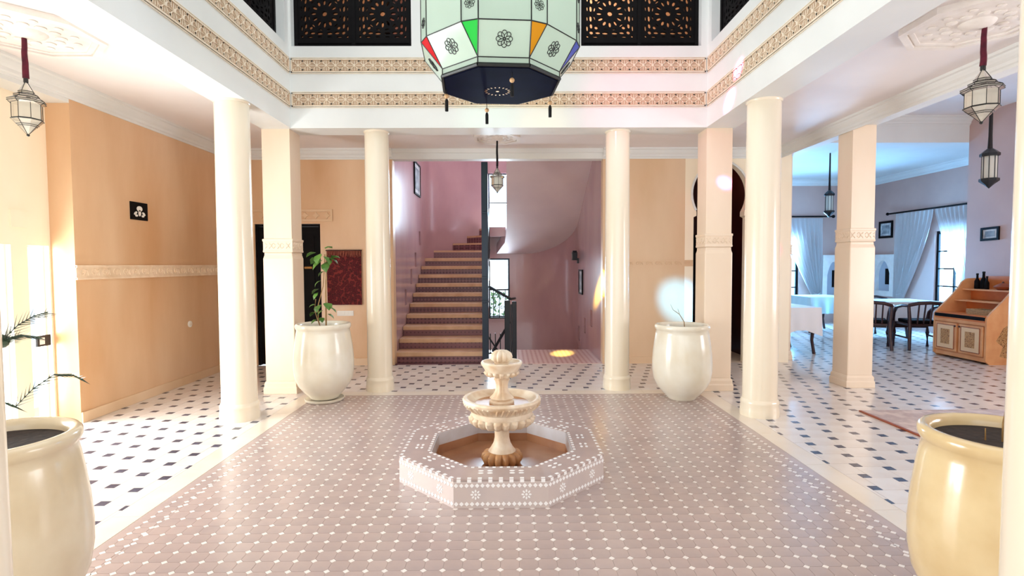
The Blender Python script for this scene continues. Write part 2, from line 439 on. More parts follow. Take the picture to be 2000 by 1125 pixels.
# --- mosaic carpet
MB().box(MX0, MX1, MY0, MY1, -0.005, -0.0022).build('mosaic_bed', 'grout', floor)
P = 0.0922
FX0 = (MX0 + MX1) / 2 - 21.5 * P; FY1 = MY1 - 0.165
ROWS = 43
FY0 = FY1 - ROWS * P
dd = 0.0178
FC = (-0.042, 3.858); FA = 0.689          # fountain centre and apothem
def in_fountain(x, y, m=0.0):
    return max(abs((x - FC[0]) * math.cos(k * PI / 4) + (y - FC[1]) * math.sin(k * PI / 4)) for k in range(4)) < FA + m
def octo(wx, wy, d, g=0.0008):
    hx, hy = wx / 2 - g, wy / 2 - g
    return [(-hx + d, -hy), (hx - d, -hy), (hx, -hy + d), (hx, hy - d), (hx - d, hy), (-hx + d, hy), (-hx, hy - d), (-hx, -hy + d)]
octs, dias = [], []
for i in range(44):
    for j in range(ROWS + 1):
        x, y = FX0 + i * P, FY0 + j * P
        if not in_fountain(x, y, -0.05): dias.append((x, y))
        if i < 43 and j < ROWS and not in_fountain(x + P / 2, y + P / 2, -0.08): octs.append((x + P / 2, y + P / 2))
def lay2(name, pts, poly, m):
    pts.sort(key=lambda k: -seen_size(k[0], k[1], 1))
    me = MB().prism(poly, -0.005, 0.0).mesh(name); me.materials.append(M[m + '_single'])
    for k in pts[:300]: put(name, me, floor, (k[0], k[1], 0))
    rest = MB()
    for k in pts[300:]: rest.prism([(k[0] + p[0], k[1] + p[1]) for p in poly], -0.005, 0.0)
    o = rest.build(name + '_field', m, floor, fix=False); o['kind'] = 'stuff'
dia = [(dd - 0.001, 0), (0, dd - 0.001), (-dd + 0.001, 0), (0, -dd + 0.001)]
lay2('mosaic_tile', octs, octo(P, P, dd), 'mosaic_brown')
lay2('white_diamond_tile', dias, dia, 'mosaic_white')
# mosaic border: a ring of small tiles with diamonds on both sides, then a plain brown edge
ring_b, ring_w = MB(), MB()
o0, o1 = 0.020, 0.098
x0, x1, y0, y1 = FX0 - o0, FX0 + 43 * P + o0, FY0 - o0, FY1 + o0
wr = o1 - o0
def ring_run(ax, ay, bx, by, nx, ny):
    L = math.hypot(bx - ax, by - ay); n = int(round(L / 0.066)); s = L / n
    tx, ty = (bx - ax) / L, (by - ay) / L
    for k in range(n):
        cx = ax + tx * (k + .5) * s + nx * wr / 2; cy = ay + ty * (k + .5) * s + ny * wr / 2
        wx, wy = (s, wr) if abs(tx) > 0.5 else (wr, s)
        ring_b.prism([(cx + p[0], cy + p[1]) for p in octo(wx, wy, dd)], -0.005, 0.0)
    for k in range(n + 1):
        for m_ in (0, 1):
            cx = ax + tx * k * s + nx * wr * m_; cy = ay + ty * k * s + ny * wr * m_
            ring_w.prism([(cx + p[0], cy + p[1]) for p in dia], -0.005, 0.0)
ring_run(x0, y0, x0, y1, -1, 0); ring_run(x1, y0, x1, y1, 1, 0)
ring_run(x0 - wr, y1, x1 + wr, y1, 0, 1); ring_run(x0 - wr, y0, x1 + wr, y0, 0, -1)
ring_b.build('mosaic_border', 'mosaic_brown', floor, fix=False)['kind'] = 'stuff'
ring_w.build('mosaic_border_diamonds', 'mosaic_white', floor, fix=False)['kind'] = 'stuff'
for (a0, a1, b0, b1) in ((MX0 + .002, x0 - wr - .002, MY0, MY1), (x1 + wr + .002, MX1 - .002, MY0, MY1),
                         (x0 - wr, x1 + wr, y1 + wr + .002, MY1 - .002), (x0 - wr, x1 + wr, MY0, y0 - wr - .002),
                         (x0 + .001, FX0 - .001, y0, y1), (FX0 + 43 * P + .001, x1 - .001, y0, y1), (FX0, FX0 + 43 * P, FY1 + .001, y1 - .001)):
    MB().box(a0, a1, b0, b1, -0.005, -0.0005).build('mosaic_edge_strip', 'mosaic_brown_single', floor)

# ================================================================== WALLS
def yz_plate(outer, hs, x0, x1):
    return plate(outer, hs, x1 - x0).map(lambda u, v, w: ((x0 + x1) / 2 + w, u, v))
def xz_plate(outer, hs, y0, y1):
    return plate(outer, hs, y1 - y0).map(lambda u, v, w: (u, (y0 + y1) / 2 + w, v))
# left wall and its recessed stretch with the glazed garden doors
wall_left = struct(MB().box(-4.25, -3.98, 5.0, YW + .15, -0.003, 3.13).build('wall_left', 'wall_tadelakt'), 'orange beige polished plaster wall beside the round column')
wl2 = struct(yz_plate(rect(-1.6, 5.0, -0.003, 2.95), [rect(2.5, 4.6, 0.02, 1.65), rect(4.76, 4.98, 0.02, 1.65)], -4.35, -4.2).build('wall_left_recess', 'wall_cream'), 'pale cream recessed wall with glazed garden doors')
struct(MB().box(-4.36, -3.98, -1.6, 5.0, 2.95, 3.13).build('ceiling_recess', 'white_paint'))
def glazed(name, u0, u1, z0, z1, nu, nz, mk, m='white_paint', bar=0.035, lab=None):
    """frame with bars; mk(u, w, z) maps to world"""
    o = MB()
    def bx(a0, a1, b0, b1):
        o.add([mk(*p) for p in ((a0, -.02, b0), (a1, -.02, b0), (a1, .02, b0), (a0, .02, b0), (a0, -.02, b1), (a1, -.02, b1), (a1, .02, b1), (a0, .02, b1))],
              [(3, 2, 1, 0), (4, 5, 6, 7), (0, 1, 5, 4), (1, 2, 6, 5), (2, 3, 7, 6), (3, 0, 4, 7)])
    bx(u0, u0 + bar, z0, z1); bx(u1 - bar, u1, z0, z1); bx(u0 + bar, u1 - bar, z0, z0 + bar); bx(u0 + bar, u1 - bar, z1 - bar, z1)
    fr = struct(o.build(name, m), lab)
    us = [u0 + bar + (u1 - u0 - 2 * bar) * k / nu for k in range(nu + 1)]
    zs = [z0 + bar + (z1 - z0 - 2 * bar) * k / nz for k in range(nz + 1)]
    for k in us[1:-1]:
        o = MB(); bx(k - .012, k + .012, z0 + bar, z1 - bar); o.build('glazing_bar', m, fr)
    for k in zs[1:-1]:
        o = MB(); bx(u0 + bar, u1 - bar, k - .012, k + .012); o.build('glazing_bar', m, fr)
    for a in range(nu):
        for b in range(nz):
            MB().add([mk(us[a], 0, zs[b]), mk(us[a + 1], 0, zs[b]), mk(us[a + 1], 0, zs[b + 1]), mk(us[a], 0, zs[b + 1])], [(0, 1, 2, 3)]).build('pane', 'window_glass', fr, fix=False)
    return fr
glazed('window_1', 2.5, 4.6, 0.02, 1.65, 3, 1, lambda u, w, z: (-4.27 + w, u, z), lab='wide glazed garden door in the recessed cream wall')
glazed('window_2', 4.76, 4.98, 0.02, 1.65, 1, 1, lambda u, w, z: (-4.27 + w, u, z), bar=0.018, lab='narrow glazed side light next to the wall corner')
MB().box(-4.2, -4.185, 4.60, 4.76, 1.80, 1.95).build('stucco_header', 'wall_cream', wl2)
# back wall, piece left of the stairs, with a double door
wall_back = struct(xz_plate([(-4.0, -.003), (-3.651, -.003), (-3.651, 2.065), (-2.705, 2.065), (-2.705, -.003), (-1.65, -.003), (-1.65, ZC), (-4.0, ZC)], [], YW, YW + .15)
                   .build('wall_back', 'wall_tadelakt'), 'orange plaster back wall with the black double door')
struct(xz_plate(rect(1.40, 2.60, -.003, ZC), [], YW, YW + .15).build('wall_back_stair_side', 'wall_tadelakt_pale'), 'beige plaster wall between stair opening and arched doorway')
# wall with the horseshoe arch
ac, zc = 3.117, 2.48
arch = [(ac - .391, -.003), (ac - .391, 2.14), (ac - .35, 2.16), (ac - .35, 2.22)]
pts = []
a0 = math.asin((2.24 - zc) / .5); a1 = math.acos(.08 / .5)
for k in range(17):
    a = a0 + (a1 - a0) * k / 16
    pts.append((-.08 + .5 * math.cos(a), zc + .5 * math.sin(a)))
left = [(ac - p[0], p[1]) for p in pts]; right = [(ac + p[0], p[1]) for p in reversed(pts)]
opening = arch + left + right + [(ac + .35, 2.22), (ac + .35, 2.16), (ac + .391, 2.14), (ac + .391, -.003)]
struct(xz_plate([(2.60, -.003)] + opening + [(4.15, -.003), (4.15, ZC), (2.60, ZC)], [], YW, YW + .15)
       .build('wall_back_arch', 'wall_cream'), 'pale wall pierced by a tall horseshoe arch')
o = MB()
for s in (-1, 1):
    o.tube([(ac + s * p[0] * 1.0, YW - .008, p[1]) for p in pts], 0.016, 6)
struct(o.build('trim_1', 'white_paint'), 'white moulding round the horseshoe arch')
# dark corridor behind the arch
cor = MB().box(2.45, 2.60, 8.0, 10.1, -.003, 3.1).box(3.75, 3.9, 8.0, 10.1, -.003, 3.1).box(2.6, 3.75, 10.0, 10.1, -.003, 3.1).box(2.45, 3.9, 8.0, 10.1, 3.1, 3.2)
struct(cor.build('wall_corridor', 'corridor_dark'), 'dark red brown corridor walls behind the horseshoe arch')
_cl = bpy.data.lights.new('corridor_red_fill', 'POINT'); _cl.energy = 5; _cl.color = (1.0, .25, .18); _cl.shadow_soft_size = .05  # added red fill standing in for coloured light in the corridor
_co = bpy.data.objects.new('corridor_red_fill', _cl); COL.objects.link(_co); _co.location = (3.1, 9.0, 2.85)
d3 = struct(MB().box(2.75, 3.62, 9.93, 10.0, 0.0, 2.0).build('door_3', 'wood_black'), 'black wooden door at the end of the dark corridor')
for s in (2.82, 3.23):
    for z in (0.15, 1.1): MB().box(s, s + .32, 9.915, 9.93, z, z + .75).build('door_panel', 'wood_black', d3)
# double door in the back wall
d1 = struct(MB().box(-3.65, -3.62, YW + .02, YW + .13, 0, 2.06).box(-2.735, -2.706, YW + .02, YW + .13, 0, 2.06).box(-3.62, -2.735, YW + .02, YW + .13, 2.03, 2.06)
            .build('door_1', 'wood_black'), 'black wooden double door beside the hanging red rug')
for k, (a, b) in enumerate(((-3.615, -3.18), (-3.172, -2.74))):
    lf = MB().box(a, b, YW + .05, YW + .09, 0.01, 2.025).build('door_leaf', 'wood_black', d1)
    for z0, z1 in ((.15, .9), (1.05, 1.9)):
        MB().box(a + .07, b - .07, YW + .04, YW + .05, z0, z1).build('leaf_panel', 'wood_black', lf)
MB().tube([(-2.95, YW + .03, 1.43), (-2.84, YW + .03, 1.43)], 0.018, 8).build('door_handle', 'brass', d1)
o = MB().box(-3.80, -2.52, YW - .02, YW, 2.12, 2.27).box(-3.80, -3.69, YW - .02, YW, 0.1, 2.12).box(-2.665, -2.52, YW - .012, YW, 1.5, 2.12)
o = MB().box(-3.80, -2.52, YW - .02, YW, 2.10, 2.13).box(-3.80, -2.52, YW - .02, YW, 2.24, 2.27).box(-3.80, -3.77, YW - .02, YW, 2.13, 2.24).box(-2.55, -2.52, YW - .02, YW, 2.13, 2.24)
t2 = struct(o.build('trim_2', 'wall_tadelakt_pale'), 'carved stucco panel above the black double door')
for k in range(8):
    x = -3.70 + k * .157
    MB().prism([(x + (.05 if q % 2 == 0 else .028) * math.cos(q * PI / 4), 2.185 + (.05 if q % 2 == 0 else .028) * math.sin(q * PI / 4)) for q in range(8)], 0, .012).map(lambda u, v, w: (u, YW - w, v)).build('stucco_star', 'wall_tadelakt_pale', t2)
# right side: hall wall, dining room walls
struct(MB().box(7.6, 7.75, 0.5, 8.85, -.003, 3.9).build('wall_right', 'wall_mauve'), 'mauve beige wall behind the painted sideboard')
struct(MB().box(7.75, 9.2, 8.75, 8.85, -.003, 3.9).build('wall_dining_front', 'wall_mauve'))
struct(yz_plate(rect(8.85, 13.35, -.003, 3.6), [rect(10.35, 11.25, 0.55, 2.12)], 9.0, 9.2).build('wall_dining_right', 'wall_mauve'), 'mauve dining room wall with the curtained window')
struct(xz_plate(rect(4.0, 9.2, -.003, 3.6), [rect(6.2, 7.2, 0.4, 2.15)], 13.2, 13.35).build('wall_dining_back', 'wall_mauve'), 'far mauve dining room wall with a curtain')
struct(MB().box(4.0, 4.15, 8.36, 13.2, -.003, 3.9).build('wall_dining_left', 'wall_mauve'))
struct(MB().box(4.15, 9.0, 9.15, 13.2, 3.5, 3.6).build('ceiling_dining', 'white_paint'), 'white dining room ceiling tinted blue by daylight')
struct(MB().box(4.28, 7.6, -1.6, 8.85, 3.85, 3.95).build('ceiling_side_hall', 'ceiling_paint'))
struct(MB().box(4.15, 7.75, 8.85, 9.15, 3.43, 3.95).build('ceiling_cross_beam', 'white_paint'), 'white cross beam at the dining room entrance')
struct(MB().box(3.98, 4.28, -1.6, 8.36, 3.05, 3.95).build('ceiling_aisle_beam', 'white_paint'), 'long white beam over the square pillars of the dining side')
glazed('window_3', 10.35, 11.25, 0.55, 2.12, 2, 4, lambda u, w, z: (9.06 + w, u, z), 'wood_black', 0.06, 'dark framed window between sheer curtains')
glazed('window_4', 6.2, 7.2, 0.4, 2.15, 2, 4, lambda u, w, z: (u, 13.26 + w, z), 'wood_black', 0.06, 'dark framed window in the far dining room wall')
# front wall behind the photographer with a wide opening added for the fill light
struct(xz_plate(rect(-4.36, 7.75, -.003, 3.95), [rect(-3.0, 3.0, 0.25, 2.85)], -1.7, -1.6).build('wall_front', 'wall_cream'))
struct(xz_plate(rect(-4.36, 7.75, 3.95, 6.3), [], 1.0, 1.1).build('wall_front_upper', 'white_paint'))
struct(MB().box(7.6, 7.75, -1.6, 0.5, -.003, 3.9).build('wall_right_front', 'wall_mauve'))

# ================================================================== CEILINGS AND THE COURTYARD WELL
struct(MB().box(-3.98, XL - BW, -1.6, YW, ZC, 3.3).build('ceiling_left_aisle', 'ceiling_paint'), 'white ceiling of the aisle with a carved octagon')
struct(MB().box(XR + BW, 3.98, -1.6, YW, ZC, 3.3).build('ceiling_right_aisle', 'ceiling_paint'), 'white ceiling of the aisle towards the dining room')
struct(MB().box(XL - BW, XR + BW, YB + BW, YW, ZC, 3.3).build('ceiling_back_aisle', 'ceiling_paint'), 'white ceiling in front of the stairs')
struct(MB().box(XL - BW, XR + BW, -1.6, 1.1, ZC, 3.3).build('ceiling_front_aisle', 'ceiling_paint'))
ZL, ZT = 3.887, 5.3
wb = struct(xz_plate(rect(XL - BW, XR + BW, ZB, 6.3), [rect(-2.374, -1.047, ZL, ZT), rect(.837, 2.178, ZL, ZT)], YB, YB + BW)
            .build('wall_courtyard_back', 'white_paint'), 'white upper courtyard wall facing the photographer')
wl = struct(yz_plate(rect(1.1, YB, ZB, 6.3), [rect(3.95, 5.97, ZL, ZT), rect(1.5, 3.55, ZL, ZT)], XL - BW, XL)
            .build('wall_courtyard_left', 'white_paint'), 'white upper courtyard wall on the garden side')
wr_ = struct(yz_plate(rect(1.1, YB, ZB, 6.3), [rect(3.95, 5.97, ZL, ZT), rect(1.5, 3.55, ZL, ZT)], XR, XR + BW)
             .build('wall_courtyard_right', 'white_paint'), 'white upper courtyard wall on the dining side')
struct(xz_plate(rect(XL, XR, ZB, 3.95), [], 1.1, 1.1 + BW).build('wall_courtyard_front', 'white_paint'))
# gallery shell behind the screens
struct(MB().box(-4.36, -4.25, 1.0, YW + .15, 3.3, 6.0).box(4.28, 4.4, 1.0, YW + .15, 3.95, 6.0).build('wall_gallery_sides', 'wall_tadelakt'))
struct(xz_plate(rect(-4.36, 4.4, 3.13, 6.0), [rect(-1.75, -1.32, 4.2, 5.5)], YW, YW + .15).build('wall_gallery_back', 'wall_tadelakt_pale'))
struct(MB().box(-4.36, XL - BW, 1.0, YW, 5.9, 6.0).box(XR + BW, 4.4, 1.0, YW, 5.9, 6.0).box(XL - BW, XR + BW, YB + BW, YW, 5.9, 6.0).build('ceiling_gallery', 'wall_tadelakt'))
_gl = bpy.data.lights.new('gallery_fill', 'POINT'); _gl.energy = 90; _gl.color = (1.0, .78, .62); _gl.shadow_soft_size = .1  # unseen fill added to light the gallery wall behind the screens
_go = bpy.data.objects.new('gallery_fill', _gl); COL.objects.link(_go); _go.location = (0.6, 7.2, 5.5)

# --- cornices
PROF = [(0, -.145), (.012, -.145), (.016, -.125), (.03, -.115), (.034, -.09), (.055, -.07), (.07, -.045), (.075, -.03), (.095, -.022), (.1, 0), (0, 0)]
def cornice(name, a, b, nrm, z, lab=None, m='white_paint', sc=1.0):
    vs = []
    for p in (a, b):
        for (d, h) in PROF: vs.append((p[0] + nrm[0] * d * sc, p[1] + nrm[1] * d * sc, z + h * sc))
    n = len(PROF)
    fs = [(i, (i + 1) % n, n + (i + 1) % n, n + i) for i in range(n)] + [tuple(range(n)), tuple(range(2 * n - 1, n - 1, -1))]
    return struct(MB().add(vs, fs).build(name, m), lab)
cornice('trim_3', (-3.98, -1.6), (-3.98, YW), (1, 0), ZC, 'white moulded cornice along the garden side wall')
cornice('trim_4', (-3.98, YW), (-1.65, YW), (0, -1), ZC, 'white cornice above the black double door')
cornice('trim_5', (1.40, YW), (3.98, YW), (0, -1), ZC, 'white cornice above the arched doorway')
cornice('trim_6', (3.98, -1.6), (3.98, YW), (-1, 0), ZC, 'white moulded cornice along the dining side beam')
cornice('trim_7', (4.28, 8.85), (7.6, 8.85), (0, -1), 3.85)
cornice('trim_8', (9.0, 9.15), (9.0, 13.2), (-1, 0), 3.5)
cornice('trim_9', (4.15, 13.2), (9.0, 13.2), (0, -1), 3.5)
struct(MB().box(-1.65, 1.40, YW - .02, YW + .15, 2.985, ZC).box(-1.65, 1.40, YW - .05, YW - .02, 3.07, ZC).build('trim_10', 'white_paint'), 'white lintel across the stair opening')
# --- baseboards
struct(MB().box(-3.98, -3.962, 5.0, YW, 0, .10).build('baseboard_left', 'wall_tadelakt_pale', bevel=.006))
struct(MB().box(-3.98, -3.70, YW - .018, YW, 0, .10).box(-2.66, -1.65, YW - .018, YW, 0, .10).build('baseboard_back', 'wall_tadelakt_pale'))
struct(MB().box(1.40, 2.72, YW - .018, YW, 0, .10).build('baseboard_stair_side', 'wall_tadelakt_pale'))
# --- carved frieze on the left wall and right back wall
def scroll_piece():
    o = MB()
    pts_ = []
    for k in range(15):
        t = k / 14 * 2.4 * PI; r = .036 * (1 - k / 18)
        pts_.append((-.012 + r * math.cos(t), r * math.sin(t), 0.0))
    o.tube(pts_, .0065, 5)
    o.tube([(.018, -.03, 0), (.04, 0, 0), (.055, .03, 0)], .006, 5)
    o.tube([(.018, .03, 0), (.05, .012, 0), (.06, -.03, 0)], .006, 5)
    return o
fr1 = MB().box(-3.98, -3.972, 5.0, YW, 1.345, 1.465).box(-3.98, -3.965, 5.0, YW, 1.45, 1.473).box(-3.98, -3.965, 5.0, YW, 1.337, 1.358).build('trim_11', 'stucco_wall')
struct(fr1, 'pale carved stucco band on the garden side wall')
sm = scroll_piece().map(lambda u, v, w: (w, u, v)).mesh('stucco_scroll', 50); sm.materials.append(M['stucco_wall'])
for k in range(20): put('stucco_scroll', sm, fr1, (-3.971, 5.08 + k * .142, 1.405))
fr2 = MB().box(1.42, 2.72, YW - .006, YW, 1.43, 1.51).box(1.42, 2.72, YW - .012, YW, 1.50, 1.515).box(1.42, 2.72, YW - .012, YW, 1.425, 1.44).build('trim_12', 'wall_tadelakt_pale')
struct(fr2, 'faint carved stucco band on the beige wall by the stairs')
sm = scroll_piece().map(lambda u, v, w: (u, w, v * .7)).mesh('stucco_scroll', 50); sm.materials.append(M['wall_tadelakt_pale'])
for k in range(9): put('stucco_scroll', sm, fr2, (1.5 + k * .142, YW - .006, 1.47))

# --- the two star friezes of the courtyard well
def star(o, cx, cy, r0, r1, w0, w1, n=8, rot=0.0):
    poly = [(cx + (r0 if q % 2 == 0 else r1) * math.cos(rot + q * PI / n), cy + (r0 if q % 2 == 0 else r1) * math.sin(rot + q * PI / n)) for q in range(2 * n)]
    o.prism(poly, w0, w1)
def frieze_unit(w, h):
    o = MB()
    star(o, 0, 0, .020, .012, 0, .012, 4, PI / 4)
    for sx in (-1, 1):
        for sy in (-1, 1):
            star(o, sx * w / 2 * .98, sy * h / 2 * .80, .014, .008, 0, .009, 4)
            o.tube([(sx * .014, sy * .014, .002), (sx * w / 2 * .86, sy * h / 2 * .62, .002)], .004, 4)
        o.tube([(sx * .02, 0, .002), (sx * w / 2, 0, .002)], .004, 4)
        o.tube([(sx * w / 4, -h / 2 * .9, .002), (sx * w / 4, -h * .12, .002)], .0035, 4)
        o.tube([(sx * w / 4, h / 2 * .9, .002), (sx * w / 4, h * .12, .002)], .0035, 4)
    o.tube([(0, -h / 2 * .9, .002), (0, h / 2 * .9, .002)], .004, 4)
    return o
UP, FH = 0.1035, 0.148
tn = 13
for z0 in (3.225, 3.598):
    for side in ('back', 'left', 'right'):
        if side == 'back':
            mk = lambda u, w, v: (u, YB - w, v); ua, ub = XL, XR
        elif side == 'left':
            mk = lambda u, w, v: (XL + w, u, v); ua, ub = 2.3, YB
        else:
            mk = lambda u, w, v: (XR - w, u, v); ua, ub = 2.3, YB
        def bx(o, a0, a1, w0, w1, b0, b1):
            o.add([mk(*p) for p in ((a0, w0, b0), (a1, w0, b0), (a1, w1, b0), (a0, w1, b0), (a0, w0, b1), (a1, w0, b1), (a1, w1, b1), (a0, w1, b1))],
                  [(3, 2, 1, 0), (4, 5, 6, 7), (0, 1, 5, 4), (1, 2, 6, 5), (2, 3, 7, 6), (3, 0, 4, 7)])
        o = MB(); bx(o, ua + .03, ub - .03, 0, .004, z0, z0 + FH)
        tr = struct(o.build('trim_%d' % tn, 'stucco_ground'), 'carved beige star frieze, %s band on the courtyard %s wall' % ('lower' if z0 < 3.4 else 'upper', side)); tn += 1
        for (b0, b1, d) in ((z0 + FH - .012, z0 + FH, .012), (z0, z0 + .012, .012), (z0 + FH + .008, z0 + FH + .014, .008), (z0 - .014, z0 - .008, .008)):
            o = MB(); bx(o, ua + .02, ub - .02, 0, d, b0, b1); o.build('rail', 'stucco_light', tr)
        o = MB(); bx(o, ua + .02, ua + .034, 0, .012, z0, z0 + FH); bx(o, ub - .034, ub - .02, 0, .012, z0, z0 + FH); o.build('end_rail', 'stucco_light', tr)
        u_mesh = frieze_unit(UP, FH - .03).map(lambda a, b, c: tuple(Vector(mk(a, c, b)) - Vector(mk(0, 0, 0)))).mesh('stucco_star')
        u_mesh.materials.append(M['stucco_light'])
        n = int((ub - ua - .08) / UP); off = ((ub - ua) - n * UP) / 2
        for k in range(n):
            put('stucco_star', u_mesh, tr, Vector(mk(ua + off + (k + .5) * UP, .004, z0 + FH / 2)))

# --- carved wooden screens in the gallery openings
def rosette_holes(cx, cy, s):
    E = []
    def e(x, y, a, b, ang=0.0, n=10): E.append(ell(cx + x * s, cy + y * s, a * s, b * s, ang, n))
    e(0, 0, .105, .105)
    for k in range(12):
        t = k * PI / 6; e(.45 * math.cos(t), .45 * math.sin(t), .11, .055, t)
        t += PI / 12; e(.665 * math.cos(t), .665 * math.sin(t), .026, .095, t, 8)
    for sx in (-1, 1):
        for sy in (-1, 1):
            e(sx * .77, sy * .77, .08, .08, 0, 8); e(sx * .57, sy * .57, .075, .075, 0, 8)
            e(sx * .93, sy * .93, .05, .05, 0, 6)
            for (x, y, a, b) in ((.78, .50, .058, .11), (.80, .20, .052, .13), (.945, .20, .024, .10), (.945, .60, .034, .12)):
                e(sx * x, sy * y, a, b, 0, 8); e(sx * y, sy * x, b, a, 0, 8)
    return E
S = .272
def screen_mesh(w, panels_u):
    """w wide, z from ZL to ZT; u measured from the middle"""
    hs = []
    for u in panels_u:
        for z in (4.015 + S, 4.015 + 3 * S + .10):
            if z + S < ZT: hs += rosette_holes(u, z, S)
    return plate(rect(-w / 2, w / 2, ZL, ZT), hs, .03)
def screen(name, lab, c, axis, w, panels):
    t = thing(name, lab, 'wooden screen', (c[0], c[1], ZL))
    mp = (lambda u, v, z: (u, z, v - ZL)) if axis == 'x' else (lambda u, v, z: (z, u, v - ZL))
    screen_mesh(w, panels).map(mp).build('lattice', 'wood_black', t)
    for u in [-w / 2 + .02] + [(a + b) / 2 for a, b in zip(panels, panels[1:])] + [w / 2 - .02]:
        o = MB().box(u - .02, u + .02, ZL, ZT, -.03, .03).map(lambda a, b, cc: (a, b, cc)); o.map(mp).build('stile', 'wood_black', t)
    for z in (ZL + .02, ZL + .09):
        o = MB().box(-w / 2, w / 2, z - .02, z + .02, -.028, .028); o.map(mp).build('rail', 'wood_black', t)
    return t
screen('lattice_screen', 'black carved screen in the upper opening between garden side wall and great lantern', ((-2.374 - 1.047) / 2, YB + .12), 'x', 1.325, [-.325, .325])
screen('lattice_screen', 'black carved screen in the upper opening right of the great lantern', ((.837 + 2.178) / 2, YB + .12), 'x', 1.339, [-.33, .33])
screen('lattice_screen', 'black carved screen high in the courtyard wall above the leftmost round column', (XL - .12, 4.96), 'y', 2.015, [-.66, 0, .66])
screen('lattice_screen', 'black carved screen high in the courtyard wall above the dining side column', (XR + .12, 4.96), 'y', 2.015, [-.66, 0, .66])
# ================================================================== STAIRWELL
SXL, SXR, SR, SYC, SYB = -1.68, 1.40, 1.2, 10.6, 11.8
ZS0, ZS1 = -1.6, 5.4
nl = [(8.85, .80), (9.40, 1.13), (9.85, 1.43), (10.35, 1.85)]
nr = [(8.80, .42), (9.55, .22), (10.3, -.02)]
hl = [rect(y, y + .16, z, z + .26) for y, z in nl]
hr = [rect(y, y + .2, z, z + .28) for y, z in nr]
swl = struct(yz_plate(rect(YW + .15, SYC, ZS0, ZS1), hl, SXL - .12, SXL).build('wall_stair_left', 'wall_pink'), 'glossy pink stairwell wall beside the ascending steps')
MB().box(SXL - .16, SXL - .12, YW + .15, SYC, ZS0, ZS1).build('niche_backing', 'wall_pink', swl)
swr = struct(yz_plate(rect(YW + .15, SYC, ZS0, ZS1), hr, SXR, SXR + .12).build('wall_stair_right', 'wall_pink'), 'glossy pink stairwell wall beside the descending steps')
MB().box(SXR + .12, SXR + .16, YW + .15, SYC, ZS0, ZS1).build('niche_backing', 'wall_pink', swr)
def curved(cx, a0, a1, n=14):
    o = MB(); vs = []; fs = []
    for k in range(n + 1):
        a = a0 + (a1 - a0) * k / n
        for r in (SR, SR + .12):
            for z in (ZS0, ZS1): vs.append((cx + r * math.cos(a), SYC + r * math.sin(a), z))
    for k in range(n):
        b = 4 * k; c = b + 4
        fs += [(b, c, c + 1, b + 1), (b + 2, b + 3, c + 3, c + 2), (b + 1, c + 1, c + 3, b + 3), (b, b + 2, c + 2, c)]
    return o.add(vs, fs)
struct(curved(SXL + SR, PI, PI / 2).build('wall_stair_curve_left', 'wall_pink', smooth=40), 'rounded pink stairwell wall where the steps turn')
struct(curved(SXR - SR, PI / 2, 0).build('wall_stair_curve_right', 'wall_pink', smooth=40), 'rounded pink stairwell wall under the upper flight')
wsb = struct(xz_plate(rect(SXL + SR, SXR - SR, ZS0, ZS1), [rect(-.40, .06, 2.16, 3.45), rect(-.40, .06, .30, 1.60)], SYB, SYB + .12).build('wall_stair_back', 'wall_pink'), 'pink stairwell end wall with two tall windows')
struct(MB().box(SXL - .16, SXR + .16, YW, SYB + .2, ZS1, ZS1 + .1).build('ceiling_stairwell', 'soffit_paint'))
struct(xz_plate(rect(SXL - .1, SXR + .1, ZC, ZS1), [], YW + .15, YW + .2).build('wall_stair_front', 'wall_pink'))
struct(MB().box(SXL, SXR, 9.15, SYB, -1.6, -1.5).build('floor_stair_lower', 'landing_zellige'))
glazed('window_5', -.40, .06, 2.16, 3.45, 1, 2, lambda u, w, z: (u, SYB + .06 + w, z), 'iron_teal', .03, 'bright upper stairwell window behind the small lantern')
w6 = glazed('window_6', -.40, .06, .30, 1.60, 1, 1, lambda u, w, z: (u, SYB + .06 + w, z), 'iron_teal', .035, 'bright lower stairwell window with iron scrollwork')
for u in (-.30, -.17, -.04):
    MB().tube([(u, SYB - .02, .30), (u, SYB - .02, .92)], .008, 6).build('grille_bar', 'iron_black', w6)
for u in (-.235, -.105):
    for zc_, s in ((.52, 1), (.76, -1)):
        MB().tube([(u + s * .05 * (1 - k / 16) * math.cos(k * .62), SYB - .02, zc_ + .05 * (1 - k / 16) * math.sin(k * .62)) for k in range(15)], .006, 5).build('grille_scroll', 'iron_black', w6)
MB().box(-.40, .06, SYB - .03, SYB - .01, .28, .31).build('grille_rail', 'iron_black', w6)
MB().box(-.40, .06, SYB - .03, SYB - .01, .90, .93).build('grille_rail', 'iron_black', w6)
